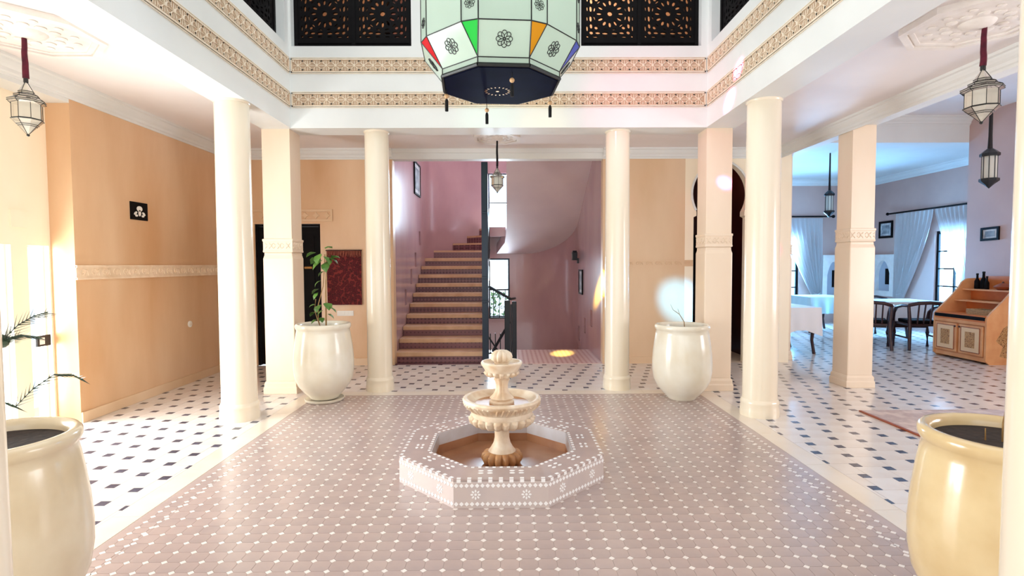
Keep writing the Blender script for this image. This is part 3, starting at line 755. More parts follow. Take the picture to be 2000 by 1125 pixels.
# staircase: ascending flight, winders
stair = thing('staircase', 'tan stone staircase with dark patterned risers climbing between pink walls', 'staircase', (SXL, 7.98, 0))
def T(o): return o.map(lambda x, y, z: (x - SXL, y - 7.98, z))
SXI = -.37
for k in range(10):
    y, z = 8.0 + .32 * k, .16 * (k + 1)
    x0, x1 = SXL + .005, SXI
    T(MB().box(x0, x1, y + .012, y + .32, z - .16 - (.0 if k == 0 else .3), z - .06)).build('step_body', 'stair_stone', stair)
    T(MB().box(x0, x1, y, y + .012, z - .158, z - .064)).build('riser', 'riser_zellige', stair)
    T(MB().box(x0, x1 + .015, y - .02, y + .322, z - .064, z)).build('tread', 'stair_stone', stair, bevel=.006)
piv = (SXI, 11.2)
def arcp(a):
    # ray from the pivot to the stairwell wall
    x, y = piv
    dx, dy = math.cos(a), math.sin(a)
    t = 0
    while t < 3:
        t += .01
        qx, qy = x + dx * t, y + dy * t
        if qx < SXL + .01 or qy > SYB - .01: break
        if qx < SXL + SR and qy > SYC and math.hypot(qx - SXL - SR, qy - SYC) > SR - .01: break
    return (x + dx * (t - .01), y + dy * (t - .01))
angs = [PI, PI * .86, PI * .74, PI * .62, PI * .5]
for k in range(4):
    z = .16 * (11 + k)
    n = 5
    rim = [arcp(angs[k] + (angs[k + 1] - angs[k]) * q / n) for q in range(n + 1)]
    if k == 0: rim = [(SXL + .005, 11.2)] + rim[1:]
    poly = [piv] + rim
    T(MB().prism(poly, z - .5, z - .038)).build('winder_body', 'riser_zellige', stair)
    T(MB().prism(poly, z - .038, z)).build('winder_tread', 'stair_stone', stair)
T(MB().box(SXI, .2, 11.2, SYB, 2.05, 2.24)).build('half_landing', 'wall_pink', stair)
T(MB().box(SXL + .005, SXI - .03, 7.86, 7.97, -.004, .004)).build('foot_border', 'riser_zellige', stair)
# descending steps and the landing of small tiles
land = struct(MB().box(SXI + .03, SXR, YW + .01, 9.15, -.003, .004).build('floor_landing', 'landing_zellige'), 'pinkish tiled landing at the head of the descending steps')
low = thing('descending_steps', 'steps going down below the tiled landing, mostly hidden', 'staircase', (.5, 9.15, 0))
for k in range(8):
    MB().box(-.4, .895, .28 * k, .28 * k + .28, -1.49, -.17 * (k + 1)).build('tread', 'stair_stone', low)
# soffit of the upper flight
def sof_z(y): return 1.70 + .497 * (11.75 - y)
o = MB(); xs0, xs1 = 0.0, SXR
vs = []
YS = [8.0, 9.0, 10.0, 10.8, 11.3, 11.75]
for y in YS:
    for x in (xs0 - (.0 if y < 11.2 else .22 * (y - 11.2) / .55), xs1):
        vs += [(x, y, sof_z(y)), (x, y, sof_z(y) + .22)]
fs = []
for k in range(len(YS) - 1):
    b, c = 4 * k, 4 * k + 4
    fs += [(b, b + 2, c + 2, c), (b + 1, c + 1, c + 3, b + 3), (b, c, c + 1, b + 1), (b + 2, b + 3, c + 3, c + 2)]
fs += [(0, 1, 3, 2), (20, 22, 23, 21)]
struct(o.add(vs, fs).build('ceiling_upper_flight', 'soffit_paint'), 'smooth grey white underside of the upper stair flight')
# iron pole and balustrades
pole = thing('iron_pole', 'tall dark blue iron pole at the foot of the stairs', 'pole', (-.322, 7.90, 0))
MB().box(-.05, .05, -.05, .05, 0, .06).build('foot', 'iron_teal', pole)
MB().box(-.045, .05, -.045, .045, .06, 2.95).build('shaft', 'iron_teal', pole, bevel=.008)
for z in (.9, 1.25, 2.2): MB().box(-.045, .05, -.055, .055, z, z + .04).build('collar', 'iron_teal', pole, bevel=.006)
bal = thing('stair_railing', 'black iron railing along the ascending steps, seen edge on', 'railing', (SXI + .015, 8.0, 0))
MB().tube([(0, .1, 1.08), (0, 3.1, 2.58)], .025, 8).build('handrail', 'iron_black', bal)
MB().tube([(0, .1, .28), (0, 3.1, 1.78)], .014, 6).build('bottom_rail', 'iron_black', bal)
for k in range(20):
    y = .2 + k * .15; MB().tube([(0, y, .22 + .5 * y), (0, y, 1.02 + .5 * y)], .009, 5).build('baluster', 'iron_black', bal)
b2 = thing('landing_railing', 'black iron railing with a square newel beside the tiled landing', 'railing', (.075, 8.15, 0))
MB().box(-.115, -.03, -.03, .03, 0, .92).build('newel', 'iron_black', b2, bevel=.006)
MB().box(-.028, -.002, -.008, .008, .08, .86).build('infill_panel', 'iron_black', b2)
MB().box(.0, .07, .0, .06, 0, .90).build('newel', 'iron_black', b2, bevel=.006)
MB().tube([(-.38, -.05, 1.14), (-.33, -.05, 1.12), (-.02, 0, .94), (.05, .33, .93)], .02, 8).build('handrail', 'iron_teal', b2, smooth=60)
MB().tube([(-.38, -.05, .12), (-.03, 0, .12)], .014, 6).build('bottom_rail', 'iron_black', b2)
MB().tube([(-.03, 0, .60), (-.30, -.03, .14)], .022, 6).build('brace', 'iron_black', b2)
MB().tube([(-.38, -.05, .40), (-.22, -.03, .16)], .014, 6).build('brace', 'iron_black', b2)
for k in range(4):
    MB().tube([(-.33 + k * .075, -.045 + k * .01, .12), (-.33 + k * .075, -.045 + k * .01, .42)], .008, 5).build('baluster', 'iron_black', b2)
for k in range(6):
    MB().tube([(.03, .02 + k * .05, .1), (.03, .02 + k * .05, .88)], .009, 5).build('baluster', 'iron_black', b2)
# garden shrub outside the lower window
gs = thing('garden_shrub', 'green shrub outside the lower stairwell window', 'shrub', (-.17, 13.0, -1.5))
o = MB()
for k in range(500):
    a, b, r = random.uniform(0, 2 * PI), random.uniform(-1, 1), random.uniform(.6, 1)
    c = Vector((.5 * r * math.cos(a), .35 * r * math.sin(a), 1.45 + .85 * b))
    t = Vector((random.uniform(-1, 1), random.uniform(-1, 1), random.uniform(-1, 1))).normalized(); u = t.orthogonal().normalized() * .035; t *= .07
    o.add([c - t, c + u, c + t, c - u], [(0, 1, 2, 3)])
o.build('foliage', 'foliage_garden', gs, fix=False)
MB().tube([(0, 0, 0), (.02, 0, .7), (0, 0, 1.5)], .03, 6).build('stem', 'stem_brown', gs)
# pictures, sconce on the stairwell walls
def frame(name, lab, w, h, mk, pic, border=.03, m='wood_black', mount=None):
    """mk(u, v, d): u across, v up, d out of the wall"""
    t = thing(name, lab, 'picture', mk(0, -h / 2, 0)); c = Vector(mk(0, -h / 2, 0))
    def bx(o, a0, a1, b0, b1, d0, d1):
        o.add([Vector(mk(*p)) - c for p in ((a0, b0, d0), (a1, b0, d0), (a1, b1, d0), (a0, b1, d0), (a0, b0, d1), (a1, b0, d1), (a1, b1, d1), (a0, b1, d1))],
              [(3, 2, 1, 0), (4, 5, 6, 7), (0, 1, 5, 4), (1, 2, 6, 5), (2, 3, 7, 6), (3, 0, 4, 7)])
    for r in ((-w / 2, w / 2, h / 2 - border, h / 2), (-w / 2, w / 2, -h / 2, -h / 2 + border), (-w / 2, -w / 2 + border, -h / 2 + border, h / 2 - border), (w / 2 - border, w / 2, -h / 2 + border, h / 2 - border)):
        o = MB(); bx(o, *r, 0.0, .025); o.build('frame_side', m, t)
    o = MB(); bx(o, -w / 2 + border, w / 2 - border, -h / 2 + border, h / 2 - border, 0, .012); o.build('mount', mount or 'paper_white', t)
    o = MB(); bx(o, -w / 2 + border + w * .12, w / 2 - border - w * .12, -h / 2 + border + h * .12, h / 2 - border - h * .12, .012, .015); o.build('print', pic, t)
    return t
frame('framed_picture', 'tall framed picture high on the pink wall above the steps', .72, .60, lambda u, v, d: (SXL + d, 10.15 + u * .9, 3.06 + v), 'paper_grey', .03)
frame('framed_picture', 'framed picture below the sconce in the stairwell', .5, .46, lambda u, v, d: (SXR - d, 10.1 + u * .9, 1.13 + v), 'paper_grey', .03)
sc = thing('wall_sconce', 'small dark iron sconce on the pink stairwell wall', 'wall lamp', (SXR, 10.5, 1.48))
MB().box(-.03, 0, -.06, .06, 0, .1).build('backplate', 'iron_black', sc)
MB().box(-.13, -.03, -.07, .07, .06, .22).build('cage', 'iron_black', sc, bevel=.01)
MB().box(-.12, -.04, -.05, .05, .22, .25).build('cap', 'iron_black', sc, bevel=.01)
MB().box(-.132, -.13, -.04, .04, .09, .19).build('glass', 'lantern_glass_small', sc)

# ================================================================== COLUMNS AND PILLARS
def column(lab, x, y, r, h, base_r):
    t = thing('round_column', lab, 'column', (x, y, 0), kind='thing')
    MB().lathe([(r * 1.02, .16), (r, .22), (r, .5), (r * .985, h * .5), (r * .96, h - .02), (r * .96, h)], 40).build('shaft', 'column_marble', t, smooth=40)
    MB().lathe([(base_r, 0), (base_r, .05), (base_r * .99, .06), (base_r * .97, .115), (base_r * .985, .125), (base_r * .98, .14), (r * 1.05, .158), (r * 1.02, .165)], 40).build('base', 'column_marble', t, smooth=40)
    MB().lathe([(r * .98, h - .02), (r * 1.03, h - .008), (r * 1.03, h)], 40).build('neck_ring', 'column_marble', t, smooth=40)
    return t
column('cream round column in front of the orange wall, nearest on the garden side', -2.57, 5.13, .157, ZB, .178)
column('cream round column before the dining room, nearer than the beige square pillar', 2.44, 5.13, .157, ZB, .178)
column('cream round column between the hanging red rug and the stairs', -1.495, 6.28, .142, ZB, .162)
column('cream round column right of the stairs with a pink glow at its top', 1.29, 6.28, .142, ZB, .162)
column('cream round column cut off by the right edge of the picture', 1.372, 1.25, .142, ZB, .162)
column('cream round column cut off by the lower left edge of the picture', -1.362, 1.25, .142, ZB, .162)
def pillar(lab, x0, x1, y0, y1, h, zb=1.64):
    cx, cy = (x0 + x1) / 2, (y0 + y1) / 2; wx, wy = (x1 - x0) / 2, (y1 - y0) / 2
    t = thing('square_pillar', lab, 'pillar', (cx, cy, 0), kind='thing')
    def ringbox(prof):
        vs = []
        for d, z in prof: vs += [(-wx - d, -wy - d, z), (wx + d, -wy - d, z), (wx + d, wy + d, z), (-wx - d, wy + d, z)]
        fs = []
        for k in range(len(prof) - 1):
            for i in range(4):
                j = (i + 1) % 4; fs.append((4 * k + i, 4 * k + j, 4 * k + 4 + j, 4 * k + 4 + i))
        fs += [(3, 2, 1, 0), tuple(4 * (len(prof) - 1) + i for i in range(4))]
        return MB().add(vs, fs)
    c = .035
    # lower block: chamfered corners, upper block square
    low_poly = [(-wx + c, -wy - .01), (wx - c, -wy - .01), (wx + .01, -wy + c), (wx + .01, wy - c), (wx - c, wy + .01), (-wx + c, wy + .01), (-wx - .01, wy - c), (-wx - .01, -wy + c)]
    low_poly = [(-wx - .012, -wy - .012), (wx + .012, -wy - .012), (wx + .012, wy + .012), (-wx - .012, wy + .012)]
    ringbox([(.008, .14), (.008, zb - .10), (-.002, zb - .06), (-.002, zb - .03)]).build('lower_block', 'pillar_plaster', t, bevel=.012)
    ringbox([(-.004, zb + .12), (-.004, h)]).build('upper_block', 'pillar_plaster', t)
    bd = ringbox([(.002, zb - .03), (.008, zb - .02), (.004, zb), (.004, zb + .09), (.010, zb + .10), (.010, zb + .12), (-.004, zb + .125)]).build('carved_band', 'pillar_plaster', t)
    m_ = MB(); star(m_, 0, 0, .034, .018, 0, .008, 4); m_.tube([(-.045, -.03, .002), (-.02, .0, .004), (-.045, .03, .002)], .004, 4); m_.tube([(.045, -.03, .002), (.02, .0, .004), (.045, .03, .002)], .004, 4)
    fm = m_.map(lambda u, v, w: (u, -w, v)).mesh('stucco_star'); fm.materials.append(M['pillar_plaster'])
    for k in (-1, 0, 1):
        put('stucco_star', fm, bd, (k * .095, -wy - .004, zb + .045))
        put('stucco_star', fm, bd, (-wx - .004, k * .095, zb + .045), -PI / 2)
        put('stucco_star', fm, bd, (wx + .004, k * .095, zb + .045), PI / 2)
    ringbox([(.03, 0), (.03, .07), (.022, .085), (.022, .12), (.012, .14), (.008, .145)]).build('base', 'pillar_plaster', t, bevel=.006)
    return t
pillar('beige square pillar standing in front of the black double door', -2.745, -2.425, 6.11, 6.42, ZB)
pillar('pinkish square pillar in front of the arched doorway with a pink light spot', 2.26, 2.56, 6.11, 6.40, ZB, 1.68)
pillar('free-standing square pillar nearest the painted sideboard', 3.99, 4.27, 6.22, 6.5, 3.05, 1.74)
pillar('square pillar at the edge of the dining room beside a white clothed table', 4.0, 4.28, 8.06, 8.34, 3.05, 1.62)
# ================================================================== FOUNTAIN
ft = thing('fountain', 'octagonal mosaic fountain with a carved cream stone two-tier bowl', 'fountain', (FC[0], FC[1], 0))
def octpts(ap, rot=0.0, n=8):
    R = ap / math.cos(PI / n)
    return [(R * math.cos(rot + PI / n + 2 * PI * k / n), R * math.sin(rot + PI / n + 2 * PI * k / n)) for k in range(n)]
FAI, FZ = .49, .178
po, pi_ = octpts(FA), octpts(FAI)
MB().prism(octpts(FAI + .02), .0, .02).build('pool_floor', 'pool_stained', ft)
# rusty tide line low on the pool walls is a separate lining course
for k in range(8):
    a, b, c, d = po[k], po[(k + 1) % 8], pi_[(k + 1) % 8], pi_[k]
    MB().prism([a, b, c, d], 0, FZ - .014).build('pool_wall', 'fountain_zellige', ft)
    MB().prism([a, b, c, d], FZ - .012, FZ).build('rim_slab', 'mosaic_brown_single', ft)
    mx = ((c[0] + d[0]) / 2, (c[1] + d[1]) / 2); nrm = (-mx[0] / FAI, -mx[1] / FAI)
    lin = [(d[0], d[1]), (c[0], c[1]), (c[0] + nrm[0] * .008, c[1] + nrm[1] * .008), (d[0] + nrm[0] * .008, d[1] + nrm[1] * .008)]
    MB().prism(lin, .085, FZ - .004).build('pool_lining', 'pool_plaster', ft)
    MB().prism(lin, .018, .085).build('tide_lining', 'pool_stained', ft)
    # inlay: local frame along the side
    ang = math.atan2((a[1] + b[1]) / 2, (a[0] + b[0]) / 2)
    tx, ty = -math.sin(ang), math.cos(ang); nx, ny = math.cos(ang), math.sin(ang)
    L = math.hypot(b[0] - a[0], b[1] - a[1])
    side = lambda u, v, w: (nx * (FA + w) + tx * u, ny * (FA + w) + ty * u, v)
    o = MB()
    n = 18
    for q in range(n):
        u = -L / 2 + L * (q + .5) / n
        for z in (.026, .138):
            o2 = MB().prism([(u + .0135, z), (u, z + .0135), (u - .0135, z), (u, z - .0135)], 0, .0025).map(side); o.add(o2.v, o2.f)
    for s in (-L / 4 - .01, L / 4 + .01):
        for q in range(8):
            t = q * PI / 4
            o2 = MB().prism([(s + p[0], .083 + p[1]) for p in ell(.022 * math.cos(t), .022 * math.sin(t), .009, .0055, t, 8)], 0, .0025).map(side); o.add(o2.v, o2.f)
        o2 = MB().prism(ell(s, .083, .008, .008, 0, 8), 0, .0025).map(side); o.add(o2.v, o2.f)
    for q in range(9):
        u = -L / 2 + L * (q + .5) / 9
        o2 = MB().prism(rect(u - .012, u + .012, .157, .1765), 0, .0025).map(side); o.add(o2.v, o2.f)
    o.build('white_side_inlay', 'fountain_white', ft)['kind'] = 'stuff'
    o = MB()
    def top(u, v): return (nx * v + tx * u, ny * v + ty * u)
    Li = FAI * 2 * math.tan(PI / 8)
    for q in range(9):
        u = -L / 2 + L * (q + .5) / 9
        o.prism([top(u - .012, FA - .022), top(u + .012, FA - .022), top(u + .012, FA - .004), top(u - .012, FA - .004)], FZ - .001, FZ + .0015)
        u = -Li / 2 + Li * (q + .5) / 9
        o.prism([top(u - .010, FAI + .004), top(u + .010, FAI + .004), top(u + .010, FAI + .022), top(u - .010, FAI + .022)], FZ - .001, FZ + .0015)
    for s in (-L * .17, L * .17):
        for du, dv in ((.028, .018), (-.028, .018), (.028, -.018), (-.028, -.018)):
            o.prism([top(s + du + p[0], (FA + FAI) / 2 - .01 + dv + p[1]) for p in ((.018, 0), (.008, .009), (-.008, .009), (-.018, 0), (-.008, -.009), (.008, -.009))], FZ - .001, FZ + .0015)
    o.build('white_rim_inlay', 'fountain_white', ft)['kind'] = 'stuff'
def lobes(n, amp, k0, k1): return lambda r, z, a, k: r * (1 + amp * (abs(math.cos(n * a / 2)) - .5)) if k0 <= k <= k1 else r
MB().lathe([(.10, .02), (.125, .035), (.135, .06), (.13, .09), (.115, .105), (.10, .112)], 96, rmod=lobes(14, .26, 0, 4)).build('pedestal_foot', 'stone_stained', ft, smooth=35)
MB().lathe([(.10, .11), (.085, .13), (.062, .17), (.053, .21), (.053, .25), (.06, .28), (.075, .30), (.09, .308)], 48).build('pedestal_stem', 'stone_carved', ft, smooth=50)
MB().lathe([(.09, .298), (.15, .300), (.195, .313), (.220, .336), (.226, .360), (.220, .376)], 132, rmod=lobes(22, .17, 1, 4), cap=False).build('bowl_gadroons', 'stone_carved', ft, smooth=35)
MB().lathe([(.214, .365), (.222, .385), (.222, .412), (.230, .42), (.262, .458), (.280, .476), (.284, .492), (.278, .504), (.262, .508), (.245, .500), (.225, .478), (.18, .46), (.0005, .455)], 64, cap=False).build('bowl', 'stone_carved', ft, smooth=40)
MB().lathe([(.238, .487), (.216, .468), (.17, .463), (.0005, .460)], 48, cap=False).build('bowl_stain', 'stone_stained', ft, smooth=60)
o = MB()
for k in range(44):
    a = 2 * PI * k / 44; sl = .05 * (1 if k % 8 < 4 else -1)
    o.tube([(.232 * math.cos(a), .232 * math.sin(a), .424), (.254 * math.cos(a + sl / 2), .254 * math.sin(a + sl / 2), .447), (.279 * math.cos(a + sl), .279 * math.sin(a + sl), .473)], [.005, .011, .007], 5)
o.build('leaf_band', 'stone_carved', ft, smooth=50)
MB().lathe([(.088, .458), (.09, .475), (.075, .485), (.085, .50), (.06, .525), (.046, .55), (.043, .59), (.05, .62), (.058, .635), (.05, .645), (.055, .66)], 64, rmod=lobes(10, .10, 3, 8)).build('upper_stem', 'stone_carved', ft, smooth=40)
MB().lathe([(.055, .655), (.10, .66), (.118, .68), (.122, .695)], 90, rmod=lobes(16, .24, 1, 2), cap=False).build('upper_bowl_gadroons', 'stone_carved', ft, smooth=35)
MB().lathe([(.118, .69), (.122, .705), (.128, .715), (.146, .742), (.150, .755), (.145, .764), (.132, .764), (.118, .752), (.08, .742), (.0005, .74)], 56, cap=False).build('upper_bowl', 'stone_carved', ft, smooth=40)
MB().lathe([(.05, .742), (.055, .752), (.05, .758), (.066, .775), (.07, .80), (.062, .825), (.04, .842), (.0005, .848)], 60, rmod=lobes(10, .28, 3, 6), cap=False).build('finial', 'stone_carved', ft, smooth=40)

# ================================================================== GREAT LANTERN
GC = (-.042, 3.9)
gl = thing('great_lantern', 'huge white glass lantern with dark base and coloured corner glass over the fountain', 'lantern', (GC[0], GC[1], 2.735))
ROT = math.radians(-90 + 4)
GA, WID = .541, .326
def gp(a, n_, t_): # direction angle a, normal distance, tangential
    return (n_ * math.cos(a) - t_ * math.sin(a), n_ * math.sin(a) + t_ * math.cos(a))
bo = octpts(.40, ROT - PI / 4 - PI / 8 + PI / 8)
Z0, Z1, Z2, Z3 = .012, .052, .225, 1.25
lead = MB()
glass_cols = ['glass_orange', 'glass_blue', 'glass_red', 'glass_green', 'glass_red', 'glass_red', 'glass_red', 'glass_green']
def tri_rosette(parent, c, ux, vx, r, name='rosette'):
    o = MB(); c, ux, vx = Vector(c), Vector(ux).normalized(), Vector(vx).normalized(); nn = ux.cross(vx)
    for k in range(8):
        t = k * PI / 4
        pts_ = [c + ux * p[0] + vx * p[1] for p in ell(r * .55 * math.cos(t), r * .55 * math.sin(t), r * .45, r * .34, t, 12)]
        o.tube([p + nn * .002 for p in pts_ + pts_[:1]], r * .055, 4)
    pts_ = [c + nn * .002 + ux * p[0] + vx * p[1] for p in ell(0, 0, r * .16, r * .16, 0, 8)]
    o.tube(pts_ + pts_[:1], r * .05, 4)
    return o.build(name, 'lead_line', parent)
def quad(parent, name, vs, m):
    return MB().add(vs, [tuple(range(len(vs)))]).build(name, m, parent, fix=False)
Rb = .40 / math.cos(PI / 8)
for k in range(8):
    a = ROT + k * PI / 4
    # bottom octagon corners of this face
    hb = .40 * math.tan(PI / 8)
    B0 = gp(a, .40, -hb); B1 = gp(a, .40, hb)
    W0 = gp(a, GA, -WID / 2); W1 = gp(a, GA, WID / 2)
    N1 = gp(a + PI / 4, GA, -WID / 2)           # narrow panel between this face and the next
    V = lambda p, z: (p[0], p[1], z)
    quad(gl, 'lip_glass', [V(B0, Z0), V(B1, Z0), V(B1, Z1), V(B0, Z1)], 'lantern_glass')
    f1 = quad(gl, 'lower_glass_panel', [V(B0, Z1), V(B1, Z1), V(W1, Z2), V(W0, Z2)], 'lantern_glass')
    cc = (Vector(V(B0, Z1)) + Vector(V(B1, Z1)) + Vector(V(W1, Z2)) + Vector(V(W0, Z2))) / 4
    tx = Vector((-math.sin(a), math.cos(a), 0)); up = (Vector(V(W0, Z2)) + Vector(V(W1, Z2)) - Vector(V(B0, Z1)) - Vector(V(B1, Z1)))
    tri_rosette(f1, cc, tx, up, .052)
    tri = quad(gl, 'corner_glass', [V(B1, Z1), V(N1, Z2), V(W1, Z2)], glass_cols[k])
    tri['label'] = glass_cols[k].split('_')[1] + ' triangular corner glass'
    f2 = quad(gl, 'tall_glass_panel', [V(W0, Z2), V(W1, Z2), V(W1, Z3), V(W0, Z3)], 'lantern_glass')
    f3 = quad(gl, 'narrow_glass_panel', [V(W1, Z2), V(N1, Z2), V(N1, Z3), V(W1, Z3)], 'lantern_glass')
    a2 = a + PI / 8; mid = ((W1[0] + N1[0]) / 2, (W1[1] + N1[1]) / 2)
    for z in (.33, .53, .73, .93, 1.12):
        tri_rosette(f3, (mid[0], mid[1], z), (-math.sin(a2), math.cos(a2), 0), (0, 0, 1), .034)
    # upper roof of the lantern
    T0 = gp(a, .30, -.124); T1 = gp(a, .30, .124)
    quad(gl, 'upper_glass_panel', [V(W0, Z3), V(W1, Z3), V(T1, 1.6), V(T0, 1.6)], 'lantern_glass')
    quad(gl, 'upper_corner_glass', [V(W1, Z3), V(N1, Z3), V(T1, 1.6)], glass_cols[(k + 3) % 8])
    for p, q in (((B0, Z0), (B1, Z0)), ((B0, Z1), (B1, Z1)), ((B1, Z0), (B1, Z1)), ((B1, Z1), (W1, Z2)), ((B1, Z1), (N1, Z2)), ((W0, Z2), (W1, Z2)), ((W1, Z2), (N1, Z2)),
                 ((W1, Z2), (W1, Z3)), ((N1, Z2), (N1, Z3)), ((W0, Z3), (W1, Z3)), ((W1, Z3), (N1, Z3)), ((W1, Z3), (T1, 1.6)), ((N1, Z3), (T1, 1.6))):
        lead.tube([V(*p), V(*q)], .0042, 4)
lead.build('leading', 'lead_line', gl)
oc = [(Rb * math.cos(ROT + PI / 8 + k * PI / 4), Rb * math.sin(ROT + PI / 8 + k * PI / 4)) for k in range(8)]
MB().prism([(p[0] * .97, p[1] * .97) for p in oc], -.012, .004).build('bottom_plate', 'lantern_base_navy', gl)
o = MB()
for k in range(8): o.tube([(oc[k][0], oc[k][1], .004), (oc[(k + 1) % 8][0], oc[(k + 1) % 8][1], .004)], .013, 6)
o.build('bottom_rim', 'lead_line', gl)
o = MB()
for k in range(18):
    t = 2 * PI * k / 18; o.prism([(-.02 + p[0], .08 + p[1]) for p in ell(.085 * math.cos(t), .085 * math.sin(t), .010, .0045, t, 8)], -.0135, -.0115)
o.prism(ell(-.02, .08, .012, .012), -.0135, -.0115)
o.build('pierced_ring', 'brass', gl)
MB().lathe([(.30, 1.6), (.31, 1.62), (.16, 1.72), (.10, 1.85), (.03, 1.95), (.02, 2.0)], 16).build('crown', 'lead_line', gl, smooth=30)
MB().tube([(0, 0, 1.98), (0, 0, 3.55)], .012, 8).build('chain', 'iron_black', gl)
for (x, y) in ((.04, 3.595), (-.428, 3.93), (-.151, 4.28), (.33, 4.09)):
    x -= GC[0]; y -= GC[1]
    ts = MB().lathe([(.004, -.17), (.012, -.168), (.0125, -.10), (.009, -.085), (.004, -.08)], 10, x, y).build('tassel', 'tassel_black', gl, smooth=40)
    MB().sphere((x, y, -.062), .017).build('bead', 'bead_wood', ts, smooth=60)
    MB().tube([(x, y, -.045), (x, y, -.0125)], .0025, 5).build('cord', 'tassel_black', ts)
_pl = bpy.data.lights.new('great_lantern_fill', 'POINT'); _pl.energy = 9; _pl.color = (1.0, .98, .92); _pl.shadow_soft_size = .12  # fill added inside to brighten glass panels that daylight makes glow
_po = bpy.data.objects.new('great_lantern_fill', _pl); COL.objects.link(_po); _po.location = (GC[0], GC[1], 3.45)

# ================================================================== SMALL LANTERNS AND CEILING MEDALLIONS
def medallion(lab, x, y, z, r):
    t = thing('ceiling_medallion', lab, 'medallion', (x, y, z - .03))
    def ring(r0, r1, z0, z1, nm):
        o = octpts(r0, PI / 8 * 0); i = octpts(r1, 0); m_ = MB()
        for k in range(8): m_.prism([o[k], o[(k + 1) % 8], i[(k + 1) % 8], i[k]], z0, z1)
        return m_.build(nm, 'plaster_white', t, bevel=None)
    MB().prism(octpts(r - .01), .008, .03).build('ground', 'plaster_white', t)
    ring(r, r - .045, -.012, .03, 'outer_moulding'); ring(r - .055, r - .085, -.002, .02, 'inner_moulding')
    for k in range(12):
        a = k * PI / 6
        MB().sphere((r * .42 * math.cos(a), r * .42 * math.sin(a), .004), r * .085, 8, 5, .3).build('carved_leaf', 'plaster_white', t, smooth=60)
        a += PI / 12
        MB().sphere((r * .64 * math.cos(a), r * .64 * math.sin(a), .004), r * .065, 8, 5, .3).build('carved_leaf', 'plaster_white', t, smooth=60)
    MB().lathe([(.0005, -.03), (r * .12, -.028), (r * .22, -.01), (r * .26, .01)], 16, cap=False).build('boss', 'plaster_white', t, smooth=50)
    return t
medallion('large carved octagon on the ceiling above the lantern by the garden doors', -3.36, 3.9, ZC, .42)
medallion('large carved octagon on the ceiling above the lantern with red cord, dining side', 3.25, 3.75, ZC, .42)
medallion('small carved octagon on the ceiling in front of the stairs', -.12, 7.08, ZC, .30)
def glass_lantern(name, lab, x, y, ztop, zl, height, rad, cord_m, rot=0.0, cord_r=.017):
    """cord from ztop down to zl (top of lantern); height of the glass body"""
    t = thing(name, lab, 'lantern', (x, y, zl - height))
    prof = [(.03, 1.0), (.42, .80), (.42, .77), (.66, .73), (.66, .70), (1.0, .635), (1.0, .605), (.80, .575), (.80, .30), (.86, .285), (.58, .20), (.50, .175), (.03, .02)]
    prof = [(r * rad, z * height) for r, z in prof]
    n = 8
    ring = lambda r, z: [(r * math.cos(rot + 2 * PI * k / n), r * math.sin(rot + 2 * PI * k / n), z) for k in range(n)]
    rings = [ring(*p) for p in prof]
    fr = MB()
    for i in range(len(rings) - 1):
        if i == 7:
            for k in range(n):
                quad(t, 'glass_pane', [rings[i][k], rings[i][(k + 1) % n], rings[i + 1][(k + 1) % n], rings[i + 1][k]], 'lantern_glass_small')
        else:
            g = MB()
            for k in range(n): g.add([rings[i][k], rings[i][(k + 1) % n], rings[i + 1][(k + 1) % n], rings[i + 1][k]], [(0, 1, 2, 3)])
            g.build('glass_tier', 'lantern_glass_small', t, fix=False)
        if i in (1, 2, 3, 4, 5, 6, 8, 9, 10, 11):
            for k in range(n): fr.tube([rings[i][k], rings[i][(k + 1) % n]], rad * .024, 4)
        for k in range(0, n, 1 if i in (7,) else 2): fr.tube([rings[i][k], rings[i + 1][k]], rad * .022, 4)
    fr.build('metal_frame', 'lead_line', t)
    MB().sphere((0, 0, .015 * height), rad * .09, 8, 6).build('finial', 'lead_line', t, smooth=60)
    MB().tube([(0, 0, height * .97), (0, 0, height * 1.06)], rad * .13, 8).build('cap', 'lead_line', t)
    h0, h1 = height * 1.05, ztop - (zl - height)
    MB().tube([(0.0015 * math.sin(k), 0.0015 * math.cos(2 * k), h0 + (h1 - h0) * k / 8) for k in range(9)], [cord_r * (1.15 - .25 * k / 8) for k in range(9)], 8).build('cord', cord_m, t, smooth=50)
    return t
glass_lantern('hanging_lantern', 'glass lantern on a dark red cord over the bright garden doors', -3.40, 3.9, ZC - .05, 2.775, .385, .108, 'rope_red', .15)
glass_lantern('hanging_lantern', 'glass lantern on a dark red cord near the picture edge, dining side', 3.30, 3.75, ZC - .05, 2.80, .375, .122, 'rope_red', .3)
glass_lantern('hanging_lantern', 'small glass lantern hanging in front of the stairwell window', -.12, 7.08, ZC - .05, 2.73, .33, .095, 'rope_black', .2, .013)
